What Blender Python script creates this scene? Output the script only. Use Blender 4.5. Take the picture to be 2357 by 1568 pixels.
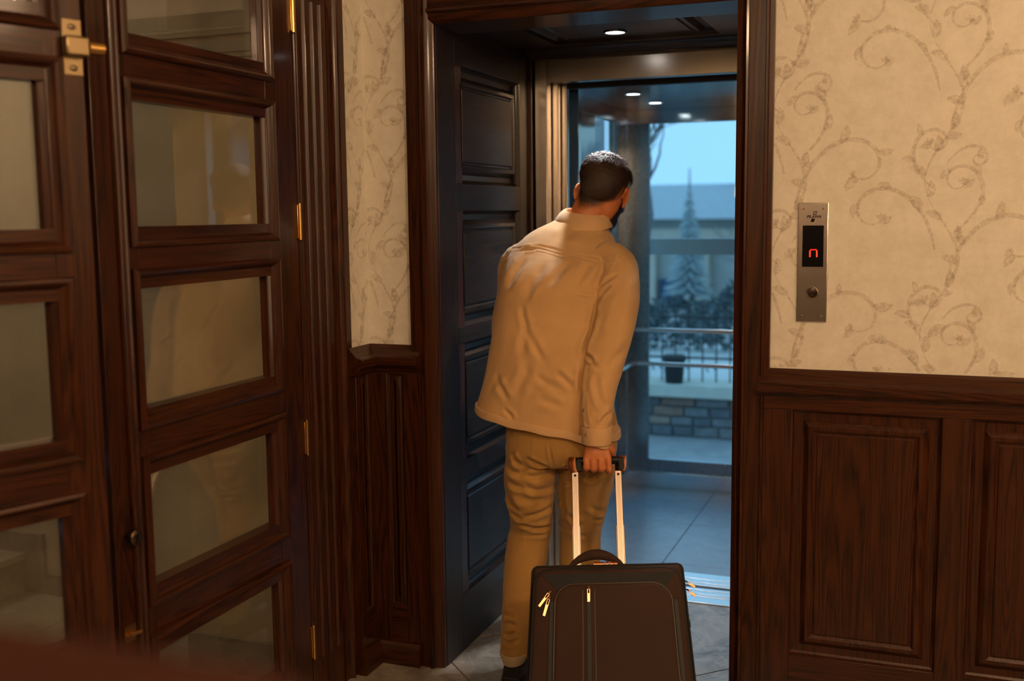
import bpy, bmesh, math, random
import numpy as np
from mathutils import Vector, Matrix, noise, bvhtree

for o in list(bpy.data.objects): bpy.data.objects.remove(o)
S = bpy.context.scene
COL = S.collection
rnd = random.Random(7)

# ------------------------------------------------------------------ camera
YAW, PIT, ROL, F = -0.36545, 0.11748, 0.01095, 2480.3
cy, sy, cp, sp = math.cos(YAW), math.sin(YAW), math.cos(PIT), math.sin(PIT)
fwd = Vector((sy*cp, cy*cp, -sp)); rgt = Vector((cy, -sy, 0)); dwn = fwd.cross(rgt)
cr, sr = math.cos(ROL), math.sin(ROL)
r2 = cr*rgt + sr*dwn; d2 = -sr*rgt + cr*dwn
cam = bpy.data.cameras.new('camera'); camo = bpy.data.objects.new('camera', cam); COL.objects.link(camo)
R = Matrix((r2, -d2, -fwd)).transposed()
camo.matrix_world = Matrix.Translation((0, 0, 1.5)) @ R.to_4x4()
cam.sensor_width = 36; cam.lens = F/2357*36; cam.clip_start = 0.02
cam.dof.use_dof = True; cam.dof.focus_distance = 3.25; cam.dof.aperture_fstop = 2.0
S.camera = camo

# ------------------------------------------------------------------ world, exposure
W = bpy.data.worlds.new('sky'); S.world = W; W.use_nodes = True
wn = W.node_tree.nodes; wl = W.node_tree.links
bg = wn['Background']
tc = wn.new('ShaderNodeTexCoord'); nz = wn.new('ShaderNodeTexNoise'); nz.inputs['Scale'].default_value = 2.2; nz.inputs['Detail'].default_value = 4
rp = wn.new('ShaderNodeValToRGB')
rp.color_ramp.elements[0].position = .3; rp.color_ramp.elements[0].color = (.30, .57, .85, 1)
rp.color_ramp.elements[1].position = .75; rp.color_ramp.elements[1].color = (.36, .65, .93, 1)
wl.new(tc.outputs['Generated'], nz.inputs['Vector']); wl.new(nz.outputs['Fac'], rp.inputs['Fac']); wl.new(rp.outputs['Color'], bg.inputs['Color'])
bg.inputs['Strength'].default_value = 1.5
vs = S.view_settings; vs.view_transform = 'Standard'; vs.look = 'None'; vs.exposure = 0; vs.gamma = 1; vs.use_curve_mapping = False

# ------------------------------------------------------------------ lamps of the lobby, with one added area light
def light(name, typ, loc, power, col, target=None, **k):
    l = bpy.data.lights.new(name, typ); l.energy = power; l.color = col
    for a, b in k.items(): setattr(l, a, b)
    o = bpy.data.objects.new(name, l); COL.objects.link(o); o.location = loc
    if target: o.rotation_euler = (Vector(target)-Vector(loc)).to_track_quat('-Z', 'Y').to_euler()
    return o
WARM = (1, .65, .375)
light('lobby_lamp_main', 'POINT', (0.95, 0.55, 2.45), 80, WARM, shadow_soft_size=.11)
light('lobby_lamp_rear', 'POINT', (-0.35, -0.9, 2.55), 74, WARM, shadow_soft_size=.12)
light('lobby_lamp_side', 'POINT', (1.7, 1.9, 2.5), 20, WARM, shadow_soft_size=.12)
light('added_tall_light', 'AREA', (2.45, 0.9, 1.5), 11, WARM, target=(-1.7, 2.2, 1.4), shape='RECTANGLE', size=.28, size_y=1.7)  # added unseen area light, draws long highlights on the door mouldings
light('stair_hall_lamp', 'AREA', (-4.1, 2.0, 2.6), 8, (1, .82, .60), target=(-3.8, 3.2, 1.2), size=.4)
light('stair_hall_lamp_small', 'SPOT', (-2.05, 1.5, 2.75), 26, (1, .58, .20), target=(-1.95, 2.85, 1.25), spot_size=.62, spot_blend=.35, shadow_soft_size=.05)

# ------------------------------------------------------------------ materials
def mat(name):
    m = bpy.data.materials.new(name); m.use_nodes = True
    return m, m.node_tree.nodes, m.node_tree.links, m.node_tree.nodes['Principled BSDF']
def setp(p, **k):
    for a, b in k.items():
        a = a.replace('_', ' ')
        if a in p.inputs: p.inputs[a].default_value = b if not (isinstance(b, tuple) and len(b) == 3) else (*b, 1)
def ramp(n, stops):
    r = n.new('ShaderNodeValToRGB'); e = r.color_ramp.elements
    while len(e) < len(stops): e.new(.5)
    for i, (p, c) in enumerate(stops): e[i].position = p; e[i].color = (*c, 1)
    return r
def coords(n, l, scale, rand=True):
    t = n.new('ShaderNodeTexCoord'); mp = n.new('ShaderNodeMapping'); mp.inputs['Scale'].default_value = scale
    if rand:
        oi = n.new('ShaderNodeObjectInfo'); ad = n.new('ShaderNodeVectorMath'); ad.operation = 'MULTIPLY_ADD'
        ad.inputs[1].default_value = (7.3, 5.1, 3.7)
        cx = n.new('ShaderNodeCombineXYZ')
        for i in range(3): l.new(oi.outputs['Random'], cx.inputs[i])
        l.new(cx.outputs[0], ad.inputs[0]); l.new(t.outputs['Object'], ad.inputs[2]); l.new(ad.outputs[0], mp.inputs['Vector'])
    else: l.new(t.outputs['Object'], mp.inputs['Vector'])
    return mp
def noisen(n, l, vec, scale, detail=4, rough=.55, dist=0):
    t = n.new('ShaderNodeTexNoise'); t.inputs['Scale'].default_value = scale; t.inputs['Detail'].default_value = detail
    t.inputs['Roughness'].default_value = rough; t.inputs['Distortion'].default_value = dist
    l.new(vec.outputs[0], t.inputs['Vector']); return t
def bump(n, l, src, p, strength, dist=.001):
    b = n.new('ShaderNodeBump'); b.inputs['Strength'].default_value = strength; b.inputs['Distance'].default_value = dist
    l.new(src, b.inputs['Height']); l.new(b.outputs[0], p.inputs['Normal']); return b

def wood(name, axis, dark, lite, rough=.32, coat=.22):
    """stained oak: growth rings stretched along one axis, open pores"""
    m, n, l, p = mat(name)
    sc = [1, 1, 1]; sc['XYZ'.index(axis)] = .045
    mp = coords(n, l, tuple(sc))
    big = noisen(n, l, mp, 9, 2, .5, .6)
    mul = n.new('ShaderNodeMath'); mul.operation = 'MULTIPLY'; mul.inputs[1].default_value = 26; l.new(big.outputs['Fac'], mul.inputs[0])
    fr = n.new('ShaderNodeMath'); fr.operation = 'FRACT'; l.new(mul.outputs[0], fr.inputs[0])
    pg = n.new('ShaderNodeMath'); pg.operation = 'PINGPONG'; pg.inputs[1].default_value = .5; l.new(mul.outputs[0], pg.inputs[0])
    fine = noisen(n, l, mp, 240, 3, .7)
    mx = n.new('ShaderNodeMath'); mx.operation = 'MULTIPLY_ADD'; l.new(pg.outputs[0], mx.inputs[0]); mx.inputs[1].default_value = .9; 
    l.new(fine.outputs['Fac'], mx.inputs[2])
    r = ramp(n, [(.38, dark), (.62, tuple((a+b)/2 for a, b in zip(dark, lite))), (.95, lite)])
    l.new(mx.outputs[0], r.inputs['Fac'])
    tone = noisen(n, l, mp, 3, 2)
    hs = n.new('ShaderNodeHueSaturation'); mr = n.new('ShaderNodeMapRange'); mr.inputs['To Min'].default_value = .7; mr.inputs['To Max'].default_value = 1.3
    l.new(tone.outputs['Fac'], mr.inputs['Value']); l.new(mr.outputs[0], hs.inputs['Value']); l.new(r.outputs[0], hs.inputs['Color'])
    l.new(hs.outputs[0], p.inputs['Base Color'])
    setp(p, Roughness=rough, Coat_Weight=coat, Coat_Roughness=.10, Specular_IOR_Level=.32)
    bump(n, l, mx.outputs[0], p, .35, .0006)
    return m
WD, WL = (.008, .0022, .0008), (.058, .0150, .0036)
OAK = {a: wood('stained_oak_'+a, a, WD, WL) for a in 'XYZ'}
DOORW = {a: wood('door_oak_'+a, a, (.009, .0024, .0008), (.054, .0135, .0030), .32) for a in 'XYZ'}
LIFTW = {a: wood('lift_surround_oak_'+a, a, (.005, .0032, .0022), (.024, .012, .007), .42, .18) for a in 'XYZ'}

def simple(name, col, rough=.5, metal=0, noise_amt=0, nscale=40, bmp=0, aniso=0, **k):
    m, n, l, p = mat(name); setp(p, Base_Color=col, Roughness=rough, Metallic=metal, **k)
    if noise_amt or bmp:
        mp = coords(n, l, (1, 1, 1)); t = noisen(n, l, mp, nscale, 5)
        if noise_amt:
            r = ramp(n, [(.25, tuple(c*(1-noise_amt) for c in col)), (.75, tuple(min(1, c*(1+noise_amt)) for c in col))])
            l.new(t.outputs['Fac'], r.inputs['Fac']); l.new(r.outputs[0], p.inputs['Base Color'])
        if bmp: bump(n, l, t.outputs['Fac'], p, bmp, .002)
    return m
def steel(name, col, rough, sc=(1, 1, 1), wav=0):
    m, n, l, p = mat(name); setp(p, Base_Color=col, Roughness=rough, Metallic=1.0)
    mp = coords(n, l, sc); t = noisen(n, l, mp, 600, 2, .6)
    mr = n.new('ShaderNodeMapRange'); mr.inputs['To Min'].default_value = rough*.98; mr.inputs['To Max'].default_value = rough*1.04
    l.new(t.outputs['Fac'], mr.inputs['Value']); l.new(mr.outputs[0], p.inputs['Roughness'])
    if wav:
        mp2 = coords(n, l, (1, 1, 1)); t2 = noisen(n, l, mp2, 3, 1)
        b2 = n.new('ShaderNodeBump'); b2.inputs['Strength'].default_value = wav; b2.inputs['Distance'].default_value = .02
        l.new(t2.outputs['Fac'], b2.inputs['Height']); l.new(b2.outputs[0], p.inputs['Normal'])
    return m
STEEL_V = simple('brushed_steel_vertical', (.74, .67, .60), .26, 1)
STEEL_H = steel('brushed_steel_horizontal', (.58, .53, .48), .26, (.03, 1, 1), .30)
STEEL_D = steel('dark_cabin_steel', (.30, .35, .38), .27, (1, 1, .05))
STEEL_B = steel('cabin_steel', (.80, .84, .86), .12, (.05, .05, 1), .22)
ALU = simple('ribbed_aluminium', (.80, .80, .80), .32, 1)
TUBE = steel('handrail_steel', (.85, .86, .86), .25)
ROD = simple('anodised_rod', (.80, .68, .60), .34, .9)
COPPER = simple('copper_plastic', (.55, .20, .08), .25, .9)
BRASS = simple('polished_brass', (.85, .52, .18), .25, 1)
NICKEL = simple('worn_nickel', (.32, .235, .13), .36, 1)
BLACKP = simple('black_plastic', (.009, .009, .010), .5, Specular_IOR_Level=.35)
SCREENB = simple('display_glass', (.006, .006, .007), .12)
def emit(name, col, st):
    m, n, l, p = mat(name); setp(p, Base_Color=(0, 0, 0), Emission_Color=col, Emission_Strength=st); return m
LED = emit('lamp_disc', (.85, .97, 1.0), 9)
LEDW = emit('passage_lamp_disc', (1, .95, .92), 10)
REDLED = emit('red_led', (1, .016, .008), 1.3)
REDHOT = emit('red_led_core', (1, .20, .05), 2.0)

def glassmat(name, tint, haze=0, hazecol=(.5, .45, .35), ior=1.5, stripes=False):
    m, n, l, p = mat(name); n.remove(p); out = n['Material Output']
    tr = n.new('ShaderNodeBsdfTransparent'); tr.inputs[0].default_value = (*tint, 1)
    gl = n.new('ShaderNodeBsdfGlossy'); gl.inputs['Roughness'].default_value = .015
    fz = n.new('ShaderNodeFresnel'); ge = n.new('ShaderNodeNewGeometry'); ms = n.new('ShaderNodeMapRange')
    ms.inputs['To Min'].default_value = ior; ms.inputs['To Max'].default_value = 1/ior     # same reflectance on both faces of the pane
    l.new(ge.outputs['Backfacing'], ms.inputs['Value']); l.new(ms.outputs[0], fz.inputs[0])
    mx = n.new('ShaderNodeMixShader'); l.new(fz.outputs[0], mx.inputs[0]); l.new(tr.outputs[0], mx.inputs[1]); l.new(gl.outputs[0], mx.inputs[2])
    last = mx
    if haze:
        df = n.new('ShaderNodeBsdfDiffuse'); df.inputs[0].default_value = (*hazecol, 1)
        m2 = n.new('ShaderNodeMixShader'); m2.inputs[0].default_value = haze
        if stripes:
            mp = coords(n, l, (1, 1, .02), False); t = noisen(n, l, mp, 420, 2)
            mr = n.new('ShaderNodeMapRange'); mr.inputs['From Min'].default_value = .3; mr.inputs['From Max'].default_value = .7
            mr.inputs['To Min'].default_value = haze*.6; mr.inputs['To Max'].default_value = haze*1.5
            l.new(t.outputs['Fac'], mr.inputs['Value']); l.new(mr.outputs[0], m2.inputs[0])
        l.new(mx.outputs[0], m2.inputs[1]); l.new(df.outputs[0], m2.inputs[2]); last = m2
    l.new(last.outputs[0], out.inputs['Surface'])
    return m
GLASS_D = glassmat('door_glass', (.92, .92, .88), .03, (.55, .47, .34), 1.8, True)
GLASS_C = glassmat('cabin_glass', (.86, .95, .97), 0, ior=1.25)

def wallpaper():
    m, n, l, p = mat('cream_wallpaper'); mp = coords(n, l, (1, 1, 1), False)
    a = noisen(n, l, mp, 14, 6, .65); b = noisen(n, l, mp, 60, 5, .7)
    ad = n.new('ShaderNodeMath'); ad.operation = 'MULTIPLY_ADD'; ad.inputs[1].default_value = .6
    l.new(b.outputs['Fac'], ad.inputs[0]); l.new(a.outputs['Fac'], ad.inputs[2])
    r = ramp(n, [(.5, (.60, .56, .47)), (.8, (.68, .645, .555)), (1.05, (.74, .70, .61))])
    l.new(ad.outputs[0], r.inputs['Fac']); l.new(r.outputs[0], p.inputs['Base Color']); setp(p, Roughness=.62)
    bump(n, l, b.outputs['Fac'], p, .12, .001); return m
PAPER = wallpaper()
def scroll():
    m, n, l, p = mat('wallpaper_scroll_ink'); out = n['Material Output']
    setp(p, Base_Color=(.46, .34, .21), Roughness=.6)
    tr = n.new('ShaderNodeBsdfTransparent'); mx = n.new('ShaderNodeMixShader')
    mp = coords(n, l, (1, 1, 1), False); t = noisen(n, l, mp, 75, 5, .75)
    mr = n.new('ShaderNodeMapRange'); mr.inputs['From Min'].default_value = .38; mr.inputs['From Max'].default_value = .62
    mr.inputs['To Min'].default_value = .02; mr.inputs['To Max'].default_value = .27
    l.new(t.outputs['Fac'], mr.inputs['Value']); l.new(mr.outputs[0], mx.inputs[0])
    l.new(tr.outputs[0], mx.inputs[1]); l.new(p.outputs[0], mx.inputs[2]); l.new(mx.outputs[0], out.inputs['Surface']); return m
SCROLL = scroll()

def stone(name, stops, rough, scale=5, veins=True, spec=.5):
    m, n, l, p = mat(name); mp = coords(n, l, (1, 1, 1))
    a = noisen(n, l, mp, scale, 9, .68, 1.2); r = ramp(n, stops); l.new(a.outputs['Fac'], r.inputs['Fac'])
    l.new(r.outputs[0], p.inputs['Base Color'])
    if veins:
        v = noisen(n, l, mp, scale*.8, 3, .5, 2.5)
        ab = n.new('ShaderNodeMath'); ab.operation = 'SUBTRACT'; ab.inputs[1].default_value = .5; l.new(v.outputs['Fac'], ab.inputs[0])
        a2 = n.new('ShaderNodeMath'); a2.operation = 'ABSOLUTE'; l.new(ab.outputs[0], a2.inputs[0])
        mr = n.new('ShaderNodeMapRange'); mr.inputs['From Max'].default_value = .05; mr.inputs['To Min'].default_value = .32; mr.inputs['To Max'].default_value = 0
        l.new(a2.outputs[0], mr.inputs['Value'])
        mx = n.new('ShaderNodeMix'); mx.data_type = 'RGBA'; l.new(mr.outputs[0], mx.inputs[0]); l.new(r.outputs[0], mx.inputs[6]); mx.inputs[7].default_value = (.48, .44, .37, 1)
        l.new(mx.outputs[2], p.inputs['Base Color'])
    setp(p, Roughness=rough); bump(n, l, a.outputs['Fac'], p, .3, .004); return m
TILE = stone('slate_look_tile', [(.3, (.07, .062, .052)), (.45, (.21, .185, .15)), (.6, (.30, .26, .21)), (.75, (.16, .155, .145))], .32)
GROUT = simple('grout', (.10, .09, .08), .9)
CABTILE = stone('grey_cabin_tile', [(.3, (.15, .22, .29)), (.7, (.20, .285, .37))], .26, 9, False)
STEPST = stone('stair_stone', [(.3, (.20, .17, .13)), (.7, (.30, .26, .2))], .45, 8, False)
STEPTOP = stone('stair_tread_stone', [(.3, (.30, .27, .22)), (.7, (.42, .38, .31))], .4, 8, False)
PLASTER = simple('hall_plaster', (.55, .47, .35), .7, 0, .08, 6)
CEILM = simple('ceiling_paint', (.62, .56, .46), .8)
def cloth(name, col, weave=900, var=.1, rough=.88, sheen=.25):
    m, n, l, p = mat(name); mp = coords(n, l, (1, 1, 1), False)
    t = noisen(n, l, mp, 6, 5, .6); r = ramp(n, [(.3, tuple(c*(1-var) for c in col)), (.7, tuple(min(1, c*(1+var)) for c in col))])
    l.new(t.outputs['Fac'], r.inputs['Fac']); l.new(r.outputs[0], p.inputs['Base Color'])
    w = noisen(n, l, mp, weave, 2, .6); setp(p, Roughness=rough, Sheen_Weight=sheen, Sheen_Roughness=.5)
    bump(n, l, w.outputs['Fac'], p, .25, .0008); return m
SHIRT = cloth('sand_cotton_twill', (.55, .325, .135))
SHIRT2 = cloth('sand_cotton_twill_edge', (.60, .37, .175))
PANTS = cloth('khaki_cotton', (.42, .225, .057))
BAGB = cloth('dark_brown_nylon', (.034, .013, .006), 1400, .12, .85, .0)
BAGK = simple('black_leatherette', (.009, .009, .009), .6, 0, .2, 200, .1, Specular_IOR_Level=.3)
BAGP = simple('bag_piping', (.045, .028, .018), .4)
ZIPM = simple('zip_metal', (.75, .42, .22), .25, 1)
SHOEK = cloth('black_suede', (.012, .011, .011), 900, .1, .9, .1)
KNIT = cloth('cream_knit', (.55, .42, .26), 600)
RUBB = simple('white_rubber', (.6, .55, .48), .6)
LEATH = simple('rust_leather', (.026, .0065, .0028), .8, 0, .15, 18, .1, Specular_IOR_Level=.15)
def skinm():
    m, n, l, p = mat('skin'); mp = coords(n, l, (1, 1, 1), False); t = noisen(n, l, mp, 55, 5)
    r = ramp(n, [(.3, (.52, .165, .055)), (.7, (.64, .225, .08))]); l.new(t.outputs['Fac'], r.inputs['Fac']); l.new(r.outputs[0], p.inputs['Base Color'])
    setp(p, Roughness=.5, Subsurface_Weight=.12, Subsurface_Scale=.01)
    p.inputs['Subsurface Radius'].default_value = (1, .3, .1)
    bump(n, l, t.outputs['Fac'], p, .2, .0008); return m
SKIN = skinm()
HAIR = simple('dark_brown_hair', (.075, .042, .028), .52)
STUB = simple('cropped_hair', (.016, .010, .007), .7)

# ------------------------------------------------------------------ mesh building
class MB:
    def __init__(s): s.v = []; s.f = []
    def add(s, v, f):
        b = len(s.v); s.v += [tuple(x) for x in v]; s.f += [tuple(i+b for i in q) for q in f]; return s
    def box(s, x0, x1, y0, y1, z0, z1):
        v = [(x, y, z) for z in (z0, z1) for y in (y0, y1) for x in (x0, x1)]
        return s.add(v, [(0, 2, 3, 1), (4, 5, 7, 6), (0, 1, 5, 4), (2, 6, 7, 3), (0, 4, 6, 2), (1, 3, 7, 5)])
    def obox(s, c, ax, ay, az, hx, hy, hz):
        c, ax, ay, az = Vector(c), Vector(ax), Vector(ay), Vector(az)
        v = [c+ax*hx*i+ay*hy*j+az*hz*k for k in (-1, 1) for j in (-1, 1) for i in (-1, 1)]
        return s.add(v, [(0, 2, 3, 1), (4, 5, 7, 6), (0, 1, 5, 4), (2, 6, 7, 3), (0, 4, 6, 2), (1, 3, 7, 5)])
    def prism(s, prof, fn, a, b, cap=True):
        """closed 2D outline prof swept from a to b, fn(p, q, t) -> point"""
        n = len(prof); v = [fn(p, q, a) for p, q in prof]+[fn(p, q, b) for p, q in prof]
        f = [(i, (i+1) % n, (i+1) % n+n, i+n) for i in range(n)]
        if cap: f += [tuple(range(n))[::-1], tuple(range(n, 2*n))]
        return s.add(v, f)
    def tube(s, path, r, seg=10, cap=True, flat=1, up=None):
        path = [Vector(p) for p in path]; rs = r if isinstance(r, (list, tuple)) else [r]*len(path); n = len(path)
        rings = []; u = None
        for i in range(n):
            t = (path[min(i+1, n-1)]-path[max(i-1, 0)]).normalized()
            if u is None:
                u = Vector(up) if up else (Vector((0, 0, 1)) if abs(t.z) < .9 else Vector((1, 0, 0)))
            u = (u-t*u.dot(t)).normalized(); w = t.cross(u)
            rings.append([path[i]+u*rs[i]*math.cos(a)+w*rs[i]*flat*math.sin(a) for a in [2*math.pi*k/seg for k in range(seg)]])
        return s.loft(rings, cap)
    def loft(s, rings, cap=True, closed=False):
        n = len(rings[0]); v = [p for r in rings for p in r]; f = []
        m = len(rings)
        for i in range(m if closed else m-1):
            for k in range(n):
                j = (i+1) % m
                f.append((i*n+k, i*n+(k+1) % n, j*n+(k+1) % n, j*n+k))
        if cap and not closed: f += [tuple(range(n))[::-1], tuple(range((m-1)*n, m*n))]
        return s.add(v, f)
    def ell(s, c, r, rot=None, seg=20, rings=14):
        c = Vector(c); v = []; f = []
        for i in range(1, rings):
            a = math.pi*i/rings
            for k in range(seg):
                b = 2*math.pi*k/seg; p = Vector((r[0]*math.sin(a)*math.cos(b), r[1]*math.sin(a)*math.sin(b), r[2]*math.cos(a)))
                v.append(c+(rot @ p if rot else p))
        t = Vector((0, 0, r[2])); v += [c+(rot @ t if rot else t), c-(rot @ t if rot else t)]
        for i in range(rings-2):
            for k in range(seg): f.append((i*seg+k, (i+1)*seg+k, (i+1)*seg+(k+1) % seg, i*seg+(k+1) % seg))
        T = len(v)-2
        for k in range(seg): f.append((T, k, (k+1) % seg)); f.append((T+1, (rings-2)*seg+(k+1) % seg, (rings-2)*seg+k))
        return s.add(v, f)
    def nested(s, fn, rect, levels, side=None, fill=True):
        """nested rectangles: levels = [(inset, height)], fn(u, v, h) -> point"""
        u0, u1, v0, v1 = rect; L = []
        for ins, h in levels: L.append([fn(u0+ins, v0+ins, h), fn(u1-ins, v0+ins, h), fn(u1-ins, v1-ins, h), fn(u0+ins, v1-ins, h)])
        v = [p for q in L for p in q]; f = []
        for i in range(len(L)-1):
            for k in range(4):
                if side is None or side == k: f.append((i*4+k, i*4+(k+1) % 4, (i+1)*4+(k+1) % 4, (i+1)*4+k))
        if fill and side is None: b = (len(L)-1)*4; f.append((b, b+1, b+2, b+3))
        if side is not None:
            k, k2 = side, (side+1) % 4
            f.append(tuple(i*4+k for i in range(len(L)))[::-1]); f.append(tuple(i*4+k2 for i in range(len(L))))
        return s.add(v, f)
    def cyl(s, c, axis, r, h, seg=20, r2=None):
        c = Vector(c); a = Vector(axis).normalized(); return s.tube([c, c+a*h], [r, r if r2 is None else r2], seg)

def base_of(o):
    return o.matrix_world.copy() if o.get('_e') else Matrix.Identity(4)
def recalc(me):
    bm = bmesh.new(); bm.from_mesh(me); bmesh.ops.recalc_face_normals(bm, faces=bm.faces); bm.to_mesh(me); bm.free()
def build(name, mb, m, parent=None, smooth=None, bevel=0, fixn=True, loc=None):
    vs_ = [Vector(p) for p in mb.v]
    o = bpy.data.objects.new(name, None)
    if parent is not None: MW = worldm(parent)
    else:
        if loc is None:
            a = np.array([list(p) for p in vs_]); loc = ((a[:, 0].min()+a[:, 0].max())/2, (a[:, 1].min()+a[:, 1].max())/2, a[:, 2].min())
        MW = Matrix.Translation(loc)
    inv = MW.inverted(); me = bpy.data.meshes.new(name); me.from_pydata([inv @ p for p in vs_], [], mb.f); me.update()
    if fixn: recalc(me)
    bpy.data.objects.remove(o); o = bpy.data.objects.new(name, me); COL.objects.link(o)
    if parent is not None: o.parent = parent
    else: o.matrix_world = MW; WM[o.name] = MW
    WMc[o.name] = MW
    if m: me.materials.append(m)
    if smooth is not None:
        me.polygons.foreach_set('use_smooth', [True]*len(me.polygons)); me.set_sharp_from_angle(angle=math.radians(smooth))
    if bevel:
        b = o.modifiers.new('bevel', 'BEVEL'); b.width = bevel; b.segments = 2; b.limit_method = 'ANGLE'; b.angle_limit = math.radians(40); b.harden_normals = False
        me.polygons.foreach_set('use_smooth', [True]*len(me.polygons)); me.set_sharp_from_angle(angle=math.radians(35))
    return o
WM = {}; WMc = {}
def worldm(o): return WMc[o.name]
def tag(o, label, cat, group=None, kind=None):
    if label: o['label'] = label
    if cat: o['category'] = cat
    if group: o['group'] = group
    if kind: o['kind'] = kind
    return o
def empty(name, loc, label, cat, rz=0, group=None, kind=None):
    o = bpy.data.objects.new(name, None); COL.objects.link(o); o.empty_display_size = .1
    M = Matrix.Translation(loc) @ Matrix.Rotation(rz, 4, 'Z'); o.matrix_world = M; WMc[o.name] = M
    return tag(o, label, cat, group, kind)
def bx(*a): return MB().box(*a)
def Z(p, q, t): return (p, q, t)

# ================================================================== SETTING
YW = 3.13                                   # plane of the lift wall
# floor with diagonal stone tiles
fl = empty('floor', (-.9, 2, 0), 'lobby floor of diagonal slate-look stone tiles running into the lift passage', 'floor', kind='structure')
build('grout_bed', bx(-4.6, 2.8, -2.2, 4.0, -.06, -.012), GROUT, fl)
build('stone_surround', bx(-4.6, 2.8, -2.2, .55, -.012, -.004), TILE, fl)
g = .0022; sq = math.sqrt(.5); T = .606
def clip(poly, ax, val, keep_less):
    out = []
    for i in range(len(poly)):
        a, b = poly[i], poly[(i+1) % len(poly)]
        ia = (a[ax] <= val) if keep_less else (a[ax] >= val); ib = (b[ax] <= val) if keep_less else (b[ax] >= val)
        if ia: out.append(a)
        if ia != ib:
            t = (val-a[ax])/(b[ax]-a[ax]); out.append((a[0]+(b[0]-a[0])*t, a[1]+(b[1]-a[1])*t))
    return out
for i in range(-9, 12):
    for j in range(-16, 6):
        s0, t0 = 1.222+i*T, -2.82+j*T       # s=(x+y)/sqrt2, t=(x-y)/sqrt2
        q = []
        for s_, t_ in ((s0+g, t0+g), (s0+T-g, t0+g), (s0+T-g, t0+T-g), (s0+g, t0+T-g)):
            q.append(((s_+t_)*sq, (s_-t_)*sq))
        for ax, val, kl in ((0, -1.9, False), (0, 1.2, True), (1, .55, False), (1, 3.985, True)): 
            if q: q = clip(q, ax, val, kl)
        if len(q) < 3: continue
        if all(y > 3.14 and (x < -1.47 or x > -.5) for x, y in q): continue
        h = rnd.uniform(-.0006, .0006); m_ = MB(); n_ = len(q)
        m_.add([(x, y, h) for x, y in q]+[(x, y, -.012) for x, y in q], [tuple(range(n_))]+[(k, (k+1) % n_, (k+1) % n_+n_, k+n_) for k in range(n_)])
        build('tile', m_, TILE, fl, bevel=.0012)
# hall tiles behind the glazed doors
for i in range(5):
    for j in range(6):
        x0, y0 = -4.6+i*.54, .2+j*.52
        build('tile', bx(x0+.002, x0+.538, y0+.002, y0+.518, -.012, 0), STEPTOP, fl)

def S_(name, mb, m, label, cat='wall', **k):
    o = build(name, mb, m, None, **k); return tag(o, label, cat, kind='structure')
# lobby ceiling and far walls (out of view, they close the room)
S_('ceiling', bx(-4.7, 2.8, -2.2, 3.2, 2.9, 3.0), CEILM, 'plain painted ceiling over the lobby and stair hall', 'ceiling')
S_('wall_east', bx(2.6, 2.75, -2.2, 3.3, 0, 2.9), PAPER, 'cream side wall of the lobby, out of view to the right')
S_('wall_south', bx(-4.7, 2.75, -2.3, -2.15, 0, 2.9), PAPER, 'cream wall of the lobby behind the camera')

dw = empty('trim_6', (2.5, 0, 0), 'dark oak panelling around the lobby behind the camera', 'wainscot', kind='structure')
for i in range(7): build('panel', bx(2.57, 2.60, -2.1+i*.74, -1.40+i*.74, .05, 1.22), OAK['Z'], dw, bevel=.004)
for i in range(9): build('panel', bx(-4.6+i*.80, -3.84+i*.80, -2.15, -2.12, .05, 1.22), OAK['Z'], dw, bevel=.004)
for x in (-1.2, .3): build('door_panel', bx(x, x+1.1, -2.15, -2.10, 0, 2.2), OAK['Z'], dw, bevel=.004)
build('door_panel', bx(2.55, 2.60, -1.2, -.2, 0, 2.2), OAK['Z'], dw, bevel=.004)
build('panel_cap', bx(2.54, 2.60, -2.15, 3.1, 1.22, 1.27), OAK['Y'], dw, bevel=.004)
build('panel_cap', bx(-4.7, 2.6, -2.15, -2.09, 1.22, 1.27), OAK['X'], dw, bevel=.004)

# ---- lift wall, right of the opening
wr = empty('wall_right', (.6, YW, 0), 'cream wallpapered wall with scrolling vines right of the lift opening', 'wall', kind='structure')
build('wallpaper', bx(-.5, 2.6, YW, YW+.2, 0, 2.9), PAPER, wr)
wl_ = empty('wall_left', (-1.65, YW, 0), 'narrow wallpapered corner between the fluted door post and the lift opening', 'wall', kind='structure')
build('wallpaper', bx(-1.9, -1.45, YW, YW+.2, 0, 2.9), PAPER, wl_)
build('wallpaper', bx(-1.78, -1.70, 2.95, YW, 0, 2.9), PAPER, wl_)
S_('wall_above_lift', bx(-1.45, -.5, YW, YW+.2, 2.16, 2.9), PAPER, 'wallpapered strip of wall above the lift opening')
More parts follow.
